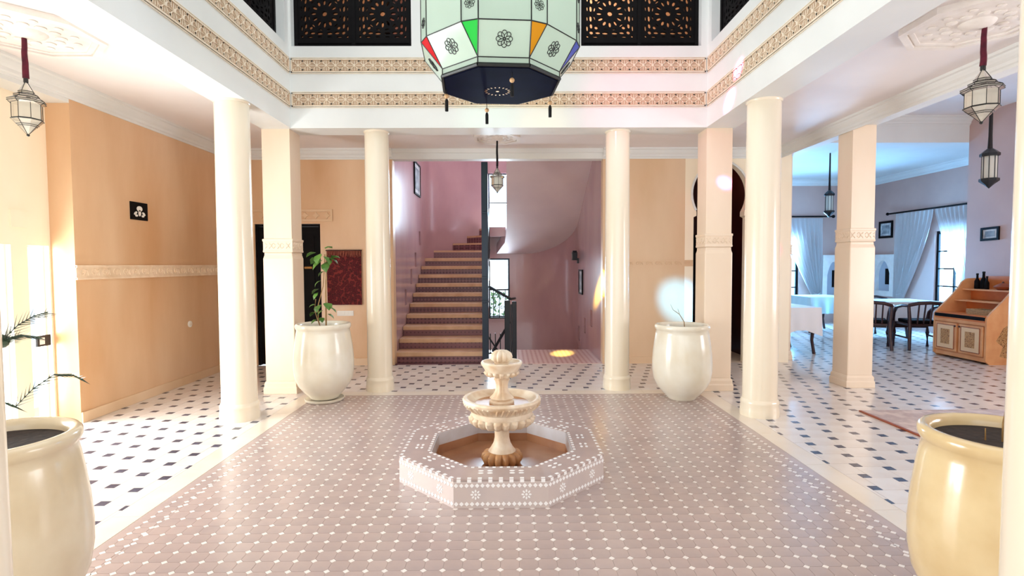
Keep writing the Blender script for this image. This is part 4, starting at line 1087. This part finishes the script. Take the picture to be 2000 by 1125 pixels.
def dark_lantern(lab, x, y, ztop, zl, height, rad):
    t = thing('iron_lantern', lab, 'lantern', (x, y, zl - height))
    MB().lathe([(.001, height), (rad * .5, height * .93), (rad, height * .84), (rad, height * .78), (rad * .75, height * .77)], 8, cap=False).build('top_cap', 'iron_black', t)
    MB().lathe([(rad * .75, height * .25), (rad, height * .24), (rad, height * .18), (rad * .5, height * .1), (.001, 0)], 8, cap=False).build('bottom_cap', 'iron_black', t)
    for k in range(8):
        a, b = 2 * PI * k / 8, 2 * PI * (k + 1) / 8; r = rad * .74
        quad(t, 'glass_pane', [(r * math.cos(a), r * math.sin(a), height * .25), (r * math.cos(b), r * math.sin(b), height * .25), (r * math.cos(b), r * math.sin(b), height * .77), (r * math.cos(a), r * math.sin(a), height * .77)], 'lantern_glass_small')
        MB().tube([(r * math.cos(a), r * math.sin(a), height * .24), (r * math.cos(a), r * math.sin(a), height * .78)], rad * .06, 4).build('bar', 'iron_black', t)
    MB().tube([(0, 0, height * .95), (0, 0, height * 1.25), (0, 0, ztop - zl + height)], [.022, .017, .012], 8).build('cord', 'rope_black', t)
    return t
dark_lantern('slim black iron lantern hanging before the mauve wall with the small picture', 5.03, 5.6, 3.85, 2.66, .43, .085)
dark_lantern('black iron lantern far back in the dining room, half hidden by the square pillar', 6.0, 10.0, 3.5, 2.83, .52, .09)

# ================================================================== JARS AND PLANTS
def jar(lab, x, y, m, sc=1.0, soil=.735):
    t = thing('clay_jar', lab, 'jar', (x, y, 0))
    prof = [(.14, .0), (.155, .012), (.16, .025), (.205, .07), (.262, .14), (.298, .22), (.312, .31), (.314, .40), (.307, .51), (.293, .62), (.279, .71), (.272, .745), (.28, .755), (.288, .772), (.288, .795), (.278, .808), (.262, .81), (.246, .80), (.238, .78), (.238, .70)]
    MB().lathe([(r * sc, z * sc) for r, z in prof], 56, cap=False).build('body', m, t, smooth=60)
    MB().lathe([(.0005, soil), (.24 * sc, soil)], 32, cap=False).build('soil', 'soil', t, fix=False)
    return t
j1 = jar('cream glazed jar on a saucer holding a tall thin plant', -1.985, 5.80, 'jar_glaze')
j1.location.z = .03
tag(MB().lathe([(.0005, .0), (.19, 0), (.205, .01), (.21, .03), (.20, .032), (.19, .024), (.0005, .022)], 48, cap=False).build('saucer', 'jar_glaze', None, (-1.985, 5.80, 0), smooth=50), 'cream glazed saucer under the jar with the tall thin plant', 'saucer')
jar('cream glazed jar with a bare twig in front of the pinkish square pillar', 1.895, 5.78, 'jar_glaze')
jar('large ochre glazed jar in the lower right corner', 1.93, 2.02, 'jar_glaze_ochre', 1.0, .765)
jar('large sand coloured glazed jar in the lower left corner', -2.0, 2.06, 'jar_glaze_sand', 1.0, .765)
def leaf_mesh(name, l, w, m):
    o = MB()
    vs = [(0, 0, 0), (l * .35, w / 2, .006), (l * .7, w * .42, .0), (l, 0, -.02), (l * .7, -w * .42, 0), (l * .35, -w / 2, .006), (l * .4, 0, .012), (l * .75, 0, .004)]
    fs = [(0, 6, 1), (1, 6, 7, 2), (2, 7, 3), (3, 7, 4), (4, 7, 6, 5), (5, 6, 0)]
    me = o.add(vs, fs).mesh(name, fix=False); me.materials.append(M[m])
    return me
LF = leaf_mesh('leaf', .085, .062, 'leaf_green')
pt = thing('climbing_plant', 'tall thin green plant on a cane in the saucer jar', 'plant', (-1.985, 5.80, .74))
MB().tube([(.03, 0, 0), (.03, .01, .4), (.045, .01, .84)], [.009, .008, .005], 6).build('cane', 'stem_brown', pt)
MB().tube([(-.02, 0, 0), (-.06, .02, .14), (-.05, .0, .3), (.0, .02, .5), (.02, .01, .7), (.03, .0, .84)], .005, 5).build('stem', 'stem_brown', pt)
MB().tube([(.0, 0, 0), (-.05, .0, .1), (-.09, .0, .24), (-.075, .0, .36)], .0045, 5).build('stem', 'stem_brown', pt)
def leaf(parent, p, az, pitch, s, me=LF):
    o = put('leaf', me, parent, p, (0.3 * math.sin(az * 3), pitch, az)); o.scale = (s, s, s)
for (x, z, az, pi2, s) in ((-.06, .86, 3.0, .2, 1.1), (-.01, .85, 4.5, .7, 1.3), (.03, .82, 5.6, .5, 1.3), (.06, .80, .0, .3, 1.2), (.0, .78, 3.6, .6, 1.3), (.04, .76, 4.9, .8, 1.2), (.09, .80, 5.9, -.2, 1.1), (-.03, .80, 2.6, .3, 1.2),
                           (.02, .66, 3.1, .5, .8), (-.01, .56, 3.3, .6, .9), (-.04, .47, 3.0, .4, .9), (-.05, .43, 3.9, .8, .8), (-.03, .30, 4.6, .5, 1.1), (.03, .32, 5.3, .4, 1.2), (.06, .27, 6.1, .3, 1.0), (.0, .24, 3.4, .6, .8),
                           (-.08, .30, 3.3, .2, .7), (-.09, .22, 2.8, .5, .7), (-.07, .14, 3.6, .5, .7), (-.03, .16, 5.2, .4, .8), (.05, .20, .3, .5, .8), (.035, .9, 1.2, -.3, 1.0)):
    leaf(pt, (x, random.uniform(-.02, .02), z), az, pi2, s * 1.3)
tw = thing('bare_twig', 'thin bare twig sticking out of the jar by the pinkish pillar', 'plant', (1.895, 5.78, .735))
MB().tube([(.03, 0, 0), (.02, 0, .10), (-.03, 0, .18), (-.10, 0, .23), (-.13, 0, .29)], [.006, .005, .004, .003, .002], 5).build('stem', 'stem_brown', tw)
MB().tube([(-.03, 0, .18), (-.05, 0, .24)], [.003, .002], 5).build('side_shoot', 'stem_brown', tw)
tw = thing('dry_stem', 'thin dry stem rising from the soil of the ochre jar', 'plant', (1.90, 2.02, .765))
MB().tube([(.02, .02, 0), (.0, .0, .08), (-.02, -.03, .14)], [.004, .003, .002], 5).build('stem', 'stem_brown', tw)
MB().tube([(-.03, .04, 0), (-.04, .03, .05)], [.003, .002], 5).build('side_shoot', 'stem_brown', tw)
vn = thing('creeping_vine', 'two small green leaves on the column at the right picture edge', 'plant', (1.252, 1.13, 1.15))
MB().tube([(.05, -.04, 0), (.01, -.018, .10), (.0, -.012, .2), (.012, -.02, .3)], .0018, 5).build('stem', 'leaf_green', vn)
LF2 = leaf_mesh('leaf', .032, .018, 'leaf_green')
for p, az, pi2 in (((-.005, -.02, .275), 5.6, -.9), ((.0, -.02, .13), 2.9, .1), ((.012, -.02, .13), .2, .5)):
    o = put('leaf', LF2, vn, p, (1.2, pi2, az))
# palm by the garden door
pm = thing('potted_palm', 'washed-out palm fronds by the bright garden doors', 'plant', (-3.72, 3.7, 0))
MB().lathe([(.11, 0), (.15, .02), (.19, .28), (.20, .30), (.17, .30), (.16, .27), (.0005, .26)], 24, cap=False).build('pot', 'jar_glaze', pm, smooth=40)
MB().tube([(0, 0, .26), (.03, 0, .6), (.2, 0, .92)], [.05, .045, .035], 8).build('trunk', 'leaf_dark', pm)
MB().sphere((.245, 0, .95), .05, 8, 6).build('crown_knot', 'leaf_dark', pm)
def frond(pts_, ll, nm='frond'):
    o = MB(); o.tube(pts_, .004, 4)
    P_ = [Vector(p) for p in pts_]
    for i in range(len(P_) - 1):
        for q in range(4):
            p = P_[i].lerp(P_[i + 1], q / 4); d = (P_[i + 1] - P_[i]).normalized()
            for s in (-1, 1):
                e = p + (d * .8 + Vector((0, s * .35, -.35 if s > 0 else .55))).normalized() * ll * (1 - .5 * (i + q / 4) / len(P_))
                w = Vector((0, .006, .004))
                o.add([p - w, p + w, e], [(0, 1, 2)])
    return o.build(nm, 'leaf_dark', pm, fix=False)
frond([(.25, 0, .95), (.35, .02, 1.06), (.45, .03, 1.12), (.56, .02, 1.15)], .14)
frond([(.25, 0, .95), (.33, -.03, .98), (.42, -.04, 1.0), (.55, -.03, .98)], .12)
frond([(.20, 0, .55), (.33, .0, .50), (.45, .0, .62), (.60, .0, .72), (.72, .0, .72), (.80, 0, .68)], .12)
frond([(.2, 0, .92), (.1, .1, 1.2), (-.05, .2, 1.4), (-.1, .3, 1.5)], .16)
# ================================================================== WALL THINGS IN THE HALL
# small black picture with a pale motif on the garden side wall
bp = thing('small_picture', 'small black square picture with a pale animal skull motif on the orange wall', 'picture', (-3.98, 5.88, 1.96))
MB().box(0, .012, -.135, .135, 0, .19).build('panel', 'wood_black', bp, bevel=.003)
o = MB()
for e in (ell(0, .12, .045, .030), ell(0, .075, .020, .035), ell(-.065, .07, .028, .014, .6), ell(.065, .07, .028, .014, -.6), ell(-.05, .045, .022, .012, 0), ell(.05, .045, .022, .012, 0)):
    o.prism(e, .012, .015)
o.map(lambda u, v, w: (w, u, v)).build('pale_motif', 'plastic_white', bp)
wd = thing('wall_socket', 'small round pale socket low on the orange wall', 'socket', (-3.98, 6.75, .735))
MB().lathe([(.04, 0), (.04, .012), (.03, .018), (.0005, .018)], 20, cap=False).map(lambda x, y, z: (z, x, y)).build('plate', 'plastic_white', wd, smooth=40)
MB().lathe([(.012, .018), (.012, .022), (.0005, .022)], 12, cap=False).map(lambda x, y, z: (z, x, y)).build('socket_hole', 'stucco_light', wd)
# hanging rug
hr_ = thing('hanging_rug', 'dark red patterned rug with fringe hanging on the back wall', 'rug', (-2.36, YW - .03, .887))
def wav(w, h, z0, nx=24, nz=16, amp=.006, th=.012):
    o = MB(); vs = []; fs = []
    for j in range(nz + 1):
        for i in range(nx + 1):
            u = -w / 2 + w * i / nx; v = z0 + h * j / nz
            vs.append((u, amp * math.sin(u * 22) * (1 - v / (z0 + h) * .8), v))
    n = len(vs); vs += [(x, y + th, z) for x, y, z in vs]
    for j in range(nz):
        for i in range(nx):
            a = j * (nx + 1) + i
            fs += [(a, a + 1, a + nx + 2, a + nx + 1), (n + a, n + a + nx + 1, n + a + nx + 2, n + a + 1)]
    for i in range(nx):
        fs += [(i + 1, i, n + i, n + i + 1)]; a = nz * (nx + 1) + i; fs += [(a, a + 1, n + a + 1, n + a)]
    for j in range(nz):
        a = j * (nx + 1); b = a + nx + 1; fs += [(a, b, n + b, n + a)]; a += nx; b += nx; fs += [(b, a, n + a, n + b)]
    return o.add(vs, fs)
wav(.50, .785, 0).build('pile', 'rug_red', hr_, smooth=40)
for k in range(26):
    u = -.24 + .48 * k / 25
    MB().tube([(u, -.012, .785), (u + random.uniform(-.006, .006), -.022, .735), (u + random.uniform(-.012, .012), -.016, .70 + random.uniform(-.01, .01))], [.006, .006, .003], 4).build('fringe_tassel', 'fringe_rose', hr_)
MB().tube([(-.26, .0, .79), (.26, .0, .79)], .010, 6).build('hanging_rod', 'wood_dark', hr_)
sw = thing('switch_plate', 'wide white switch plate below the hanging rug', 'switch', (-2.36, YW, .725))
MB().box(-.12, .12, -.012, 0, 0, .075).build('plate', 'plastic_white', sw, bevel=.004)
for k in range(4): MB().box(-.105 + k * .054, -.06 + k * .054, -.017, -.012, .015, .06).build('rocker', 'plastic_white', sw)
sk = thing('dark_wall_box', 'small dark box on the wall beside the stair column', 'socket', (-2.01, YW, .68))
MB().box(-.03, .03, -.04, 0, 0, .09).build('body', 'plastic_dark', sk, bevel=.006)
MB().box(-.018, .018, -.044, -.04, .02, .06).build('cover', 'iron_black', sk)
dk = thing('door_lock_box', 'small dark box on the cream jamb of the garden door', 'lock', (-4.215, 4.90, .74))
MB().box(-.012, .01, -.07, .07, 0, .10).build('body', 'plastic_dark', dk, bevel=.004)
MB().box(.01, .014, -.05, .0, .02, .08).build('cover', 'plastic_white', dk)
# floor rug
rg = thing('floor_rug', 'pale patterned rug with a brown edge on the dotted floor', 'rug', (4.6, 4.2, 0))
MB().box(-1.12, 1.5, -1.6, .98, 0.001, .012).build('pile', 'rug_pale', rg, bevel=.004)
for (a, b, c, d, m_) in ((-1.145, -1.12, -1.63, 1.0, 'clay_brown'), (1.5, 1.53, -1.63, 1.0, 'clay_brown'), (-1.12, 1.5, .98, 1.0, 'rug_pale'), (-1.12, 1.5, -1.63, -1.6, 'rug_pale')):
    MB().box(a, b, c, d, 0.001, .014).build('bound_edge', m_, rg)

# ================================================================== DINING ROOM
def table(lab, x0, x1, y0, y1, drop, m, leg_m='wood_dark', h=.75, cl_lab=None):
    cx, cy = (x0 + x1) / 2, (y0 + y1) / 2; wx, wy = (x1 - x0) / 2, (y1 - y0) / 2
    t = thing('dining_table', lab, 'table', (cx, cy, 0))
    MB().box(-wx, wx, -wy, wy, h - .04, h).build('tabletop', leg_m, t, bevel=.005)
    MB().box(-wx + .05, wx - .05, -wy + .05, wy - .05, h - .12, h - .04).build('apron', leg_m, t)
    for sx in (-1, 1):
        for sy in (-1, 1):
            p = (sx * (wx - .08), sy * (wy - .08))
            MB().tube([(p[0], p[1], h - .05), (p[0] + sx * .02, p[1], h * .7), (p[0] - sx * .01, p[1], h * .3), (p[0] + sx * .03, p[1], 0.0)], [.04, .036, .024, .026], 8).build('leg', leg_m, t, smooth=50)
    # cloth draped over the top with scalloped hem
    ov = .015; vs, fs = [], []; ring_n = 96
    def per(s, d):
        L = [2 * wx, 2 * wy, 2 * wx, 2 * wy]; s = s % sum(L)
        for k in range(4):
            if s <= L[k]: break
            s -= L[k]
        q = [(-wx + s, -wy), (wx, -wy + s), (wx - s, wy), (-wx, wy - s)][k]
        nn = [(0, -1), (1, 0), (0, 1), (-1, 0)][k]
        corner = min(s, L[k] - s); 
        return (q[0] + nn[0] * d, q[1] + nn[1] * d, corner)
    tot = 4 * (wx + wy)
    rows = 6
    for j in range(rows + 1):
        f = j / rows
        for i in range(ring_n):
            s = tot * i / ring_n
            x, y, c = per(s, ov + f * (.03 + .022 * math.sin(s * 26)) )
            extra = .10 * max(0, 1 - c / .25) * f
            sc = 1 + extra * .25
            vs.append((x * sc, y * sc, h + .004 - (drop + extra) * f))
    for j in range(rows):
        for i in range(ring_n):
            a, b = j * ring_n + i, j * ring_n + (i + 1) % ring_n
            fs.append((a, b, b + ring_n, a + ring_n))
    fs.append(tuple(range(ring_n)))
    cl = MB().add(vs, fs).build('tablecloth', m, None, (cx, cy, 0.001), smooth=50)
    tag(cl, cl_lab, 'tablecloth')
    return t
table('dining table beside the square pillar at the dining room edge', 4.36, 5.0, 8.5, 9.4, .36, 'cloth_white', cl_lab='white cloth on the table nearest the hall')
table('dining table far back in front of the curtain', 6.3, 7.15, 11.1, 12.0, .34, 'cloth_pale_blue', cl_lab='pale blue cloth on the table before the far curtain')
table('dining table behind the painted sideboard', 6.5, 7.9, 9.62, 10.5, .33, 'cloth_white', cl_lab='white cloth on the table behind the painted sideboard')
def chair(lab, x, y, rot):
    t = thing('wooden_armchair', lab, 'chair', (x, y, 0), rot, 'dark armchairs in the dining room')
    MB().box(-.25, .25, -.24, .24, .40, .44).build('seat', 'wood_dark', t, bevel=.012)
    MB().box(-.22, .22, -.21, .21, .44, .50).build('cushion', 'wood_black', t, bevel=.02)
    for s in (-1, 1):
        # curved arm sweeping down into the front leg
        MB().tube([(s * .27, .24, .74), (s * .29, .10, .74), (s * .29, -.10, .70), (s * .28, -.22, .60), (s * .27, -.26, .45), (s * .26, -.23, .25), (s * .27, -.24, 0)], [.022, .026, .03, .032, .034, .03, .026], 8).build('arm', 'wood_dark', t, smooth=50)
        MB().tube([(s * .27, .24, .76), (s * .25, .25, .42), (s * .26, .27, .2), (s * .28, .31, 0)], [.024, .03, .028, .024], 8).build('leg', 'wood_dark', t, smooth=50)
        MB().tube([(s * .26, -.22, .2), (s * .26, .25, .2)], .015, 6).build('stretcher', 'wood_dark', t)
    MB().tube([(-.27, .24, .75), (-.16, .31, .79), (0, .335, .80), (.16, .31, .79), (.27, .24, .75)], .03, 8).build('back_rail', 'wood_dark', t, smooth=50)
    for k in (-.14, -.05, .05, .14): MB().tube([(k, .25, .44), (k * 1.05, .31, .78)], .013, 6).build('spindle', 'wood_dark', t)
    MB().box(-.24, .24, -.24, -.21, .33, .40).build('apron', 'wood_dark', t)
    return t
chair('dark wooden armchair half hidden behind the free-standing square pillar', 6.30, 9.22, 2.6)
chair('dark wooden armchair between the tables, nearest the painted sideboard', 7.02, 9.08, 2.95)
chair('dark wooden armchair standing behind the white clothed table', 7.75, 11.3, .4)
# painted sideboard
CX0, CX1, CY0, CY1 = 6.80, 7.56, 7.53, 8.48
cb = thing('painted_sideboard', 'orange painted wooden sideboard with sloping sides and floral panels', 'sideboard', (CX0, CY0, 0))
cw = CY1 - CY0; cd = CX1 - CX0
prof = [(0, .05), (0, .66), (.06, .74), (.24, .92), (.36, 1.06), (.42, 1.16), (.50, 1.21), (cd, 1.22), (cd, .0), (.06, .0)]
for y, nm in ((0, 'side_panel'), (cw - .03, 'side_panel')):
    sp_ = MB().prism(prof, 0, .03).map(lambda a, b, c, y=y: (a, y + c, b)).build(nm, 'wood_peach', cb)
    if y == 0:
        fp = [(.20, .12), (.34, .08), (.5, .10), (.62, .25), (.66, .5), (.62, .8), (.5, 1.02), (.44, .86), (.38, .62), (.24, .52), (.14, .34), (.24, .26)]
        MB().prism(fp, 0, .002).map(lambda a, b, c: (a, -c, b)).build('floral_print', 'floral_print', sp_)
MB().box(.02, cd, .03, cw - .03, .03, .09).build('plinth', 'wood_peach', cb)
MB().box(.03, cd - .02, .03, cw - .03, .09, .60).build('carcass', 'wood_peach', cb)
MB().box(.0, .05, .03, cw - .03, .555, .60).build('front_rail', 'wood_peach', cb)
MB().box(-.005, .05, .03, cw - .03, .60, .625).build('pink_strip', 'wood_orange', cb)
MB().box(-.008, .06, .03, cw - .03, .625, .675).build('black_strip', 'wood_black', cb)
MB().box(.0, cd - .02, .03, cw - .03, .675, .69).build('lower_shelf', 'wood_orange', cb)
MB().box(cd - .02, cd, .03, cw - .03, .6, 1.25).build('back_panel', 'wood_orange', cb)
MB().box(.30, .50, .03, cw - .03, .86, .88).build('middle_shelf', 'wood_peach', cb)
MB().box(.495, .51, .03, cw - .03, .69, .86).build('shelf_riser', 'wood_orange', cb)
MB().box(.42, cd - .02, .03, cw - .03, 1.03, 1.05).build('top_shelf', 'wood_peach', cb)
MB().box(.56, .575, .03, cw - .03, .88, 1.03).build('shelf_riser', 'wood_orange', cb)
for k, (a, b) in enumerate(((.05, cw / 2 - .02), (cw / 2 + .02, cw - .05))):
    dr = MB().box(-.012, .03, a, b, .11, .54).build('door', 'wood_peach', cb, bevel=.006)
    MB().box(-.018, -.012, a + .05, b - .05, .15, .50).build('raised_panel', 'painted_panel', dr, bevel=.002)
    MB().box(-.020, -.018, a + .12, b - .12, .21, .44).build('floral_print', 'floral_print', dr)
    for (p, q) in (((a + .04, .145), (b - .04, .145)), ((a + .04, .505), (b - .04, .505)), ((a + .04, .145), (a + .04, .505)), ((b - .04, .145), (b - .04, .505))):
        MB().tube([(-.014, p[0], p[1]), (-.014, q[0], q[1])], .006, 4).build('moulding', 'clay_brown', dr)
    MB().sphere((-.025, (b - .02) if k == 0 else (a + .02), .50), .014, 8, 6).build('knob', 'wood_dark', dr, smooth=60)
SB = Vector((CX0, CY0, 0))
# on the sideboard
for k, (dx, dy, h, r) in enumerate(((.60, .80, .24, .035), (.62, .71, .27, .04), (.60, .63, .20, .03))):
    z0 = 1.05
    b = thing('black_bottle', ['black bottle on the sideboard top shelf, leftmost of three', 'black bottle on the sideboard top shelf, tallest of three', 'black bottle on the sideboard top shelf, shortest of three'][k], 'bottle', SB + Vector((dx - .05, dy, z0)), 0, 'black bottles on the sideboard')
    MB().lathe([(r, 0), (r * 1.05, h * .1), (r, h * .5), (r * .45, h * .68), (r * .4, h * .9)], 16).build('body', 'wood_black', b, smooth=50)
    MB().lathe([(r * .5, h * .9), (r * .5, h), (.001, h * 1.01)], 12).build('stopper', 'tassel_black', b, smooth=40)
bw = thing('lidded_bowl', 'brown lidded clay bowl on the sideboard top shelf', 'bowl', SB + Vector((.55, .36, 1.05)))
MB().lathe([(.06, 0), (.10, .03), (.11, .05), (.105, .055)], 24).build('bowl', 'clay_brown', bw, smooth=50)
MB().lathe([(.105, .055), (.07, .08), (.03, .10), (.012, .105)], 24).build('lid', 'clay_brown', bw, smooth=50)
MB().sphere((0, 0, .113), .014, 8, 6).build('knob', 'wood_dark', bw, smooth=60)
cp = thing('white_cup', 'small white cup on the sideboard middle shelf', 'cup', SB + Vector((.40, .12, .88)))
MB().lathe([(.022, 0), (.03, .01), (.036, .06), (.032, .058), (.026, .012), (.0005, .01)], 20, cap=False).build('cup_body', 'plastic_white', cp, smooth=50)
MB().tube([(.03, 0, .045), (.05, 0, .04), (.05, 0, .02), (.03, 0, .014)], .004, 6).build('handle', 'plastic_white', cp, smooth=50)
bk = thing('wicker_basket', 'flat wicker basket on the sideboard lower shelf', 'basket', SB + Vector((.24, .28, .69)))
MB().box(-.12, .12, -.20, .20, 0, .015).build('base', 'wicker', bk)
for r in ((-.12, -.105, -.20, .20), (.105, .12, -.20, .20), (-.105, .105, -.20, -.185), (-.105, .105, .185, .20)): MB().box(*r, .015, .07).build('basket_side', 'wicker', bk)
o = MB()
for z in (.03, .05, .072):
    o.tube([(-.123, -.203, z), (.123, -.203, z), (.123, .203, z), (-.123, .203, z), (-.123, -.203, z)], .006, 5)
o.build('woven_band', 'wicker', bk)
# curtains
def curtain(lab, uw0, edge, zt, zb, mk, nfold, amp=.035):
    """edge(v) -> inner edge u at v in 0..1 from the top; outer edge fixed at uw0"""
    o = MB(); nx, nz = 60, 28; vs, fs = [], []
    for j in range(nz + 1):
        v = j / nz; z = zt + (zb - zt) * v; ue = edge(v)
        for i in range(nx + 1):
            f = i / nx; u = uw0 + (ue - uw0) * f
            vs.append(mk(u, .05 + amp * (.4 + .6 * min(1, v * 3)) * math.sin(f * nfold * 2 * PI + 1.2 * v), z))
    for j in range(nz):
        for i in range(nx):
            a = j * (nx + 1) + i; fs.append((a, a + 1, a + nx + 2, a + nx + 1))
    t = thing('sheer_curtain', lab, 'curtain', mk(uw0, .05, zb)); c = Vector(mk(uw0, .05, zb))
    MB().add([Vector(p) - c for p in vs], fs).build('drape', 'curtain_sheer', t, smooth=60, fix=False)
    e = edge(.98); u0, u1 = min(uw0, e) - .01, max(uw0, e) + .01
    tb = MB().tube([Vector(mk(u0, .02, zb + .12)) - c, Vector(mk((u0 + u1) / 2, .11, zb + .08)) - c, Vector(mk(u1, .02, zb + .14)) - c], .014, 6)
    tb.build('tieback', 'curtain_sheer', t, smooth=60)
    return t
mkR = lambda u, d, z: (9.0 - d - .04, u, z)
sweep = lambda a, b, p=1.5: (lambda v: a + (b - a) * v ** p)
curtain('sheer curtain gathered towards the white niche beside the dining window', 12.28, sweep(11.20, 12.0, 1.4), 2.58, .66, mkR, 9)
curtain('sheer curtain gathered behind the black bottles, near side of the window', 10.2, sweep(11.17, 10.38, 1.2), 2.58, .95, mkR, 9)
mkB = lambda u, d, z: (u, 13.2 - d - .04, z)
curtain('sheer curtain on the far dining room wall, swept towards the corner', 7.72, sweep(6.7, 7.5, 1.3), 2.56, .62, mkB, 9)
rd = thing('curtain_rod', 'dark curtain rod above the dining window with two drapes', 'curtain rod', (8.9, 11.3, 2.60))
MB().tube([(0, -1.15, 0), (0, 1.22, 0)], .018, 8).build('rod', 'wood_black', rd)
for y in (-1.17, 1.24): MB().sphere((0, y, 0), .035, 10, 6).build('finial', 'wood_black', rd, smooth=60)
for y in (-1.0, 1.05): MB().box(0, .1, y - .01, y + .01, -.012, .012).build('bracket', 'wood_black', rd)
rd = thing('curtain_rod', 'dark curtain rod on the far dining room wall', 'curtain rod', (6.8, 13.1, 2.60))
MB().tube([(-1.1, 0, 0), (1.15, 0, 0)], .018, 8).build('rod', 'wood_black', rd)
for x in (-1.12, 1.17): MB().sphere((x, 0, 0), .04, 10, 6).build('finial', 'wood_black', rd, smooth=60)
for x in (-.9, .95): MB().box(x - .01, x + .01, 0, .1, -.012, .012).build('bracket', 'wood_black', rd)
# white arched wall niches
def niche(lab, w, h, mk, c):
    t = thing('wall_niche', lab, 'niche', mk(0, 0, 0)); c0 = Vector(mk(0, 0, 0))
    ar = [(-w * .30, .12), (-w * .30, h * .55)]
    for k in range(9):
        f = k / 8; ar.append((-w * .30 * (1 - f) ** .8, h * .55 + h * .30 * math.sin(f * PI / 2) ** .9))
    ar += [(-p[0], p[1]) for p in reversed(ar[:-1])]
    plate(rect(-w / 2, w / 2, 0, h), [ar], .09).map(lambda u, v, d: Vector(mk(u, v, d + .045)) - c0).build('surround', 'plaster_white', t)
    plate(rect(-w / 2 + .02, w / 2 - .02, .02, h - .02), [], .005).map(lambda u, v, d: Vector(mk(u, v, d + .003)) - c0).build('back', 'niche_back_shade', t)
    plate(rect(.0, w * .24, h * .28, h * .66), [], .02).map(lambda u, v, d: Vector(mk(u, v, d + .012)) - c0).build('dark_slot', 'wood_black', t)
    return t
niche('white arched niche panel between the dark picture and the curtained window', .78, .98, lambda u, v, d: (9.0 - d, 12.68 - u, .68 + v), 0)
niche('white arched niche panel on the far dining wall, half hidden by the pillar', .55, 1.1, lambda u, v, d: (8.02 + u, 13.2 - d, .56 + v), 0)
frame('framed_picture', 'dark framed mountain picture on the dining room wall above the white niche', .46, .40, lambda u, v, d: (9.0 - d, 12.71 - u, 2.25 + v), 'paper_grey', .05)
frame('framed_picture', 'small dark framed picture above the painted sideboard', .32, .21, lambda u, v, d: (7.6 - d, 8.40 - u, 1.91 + v + .03 * u), 'paper_grey', .035)
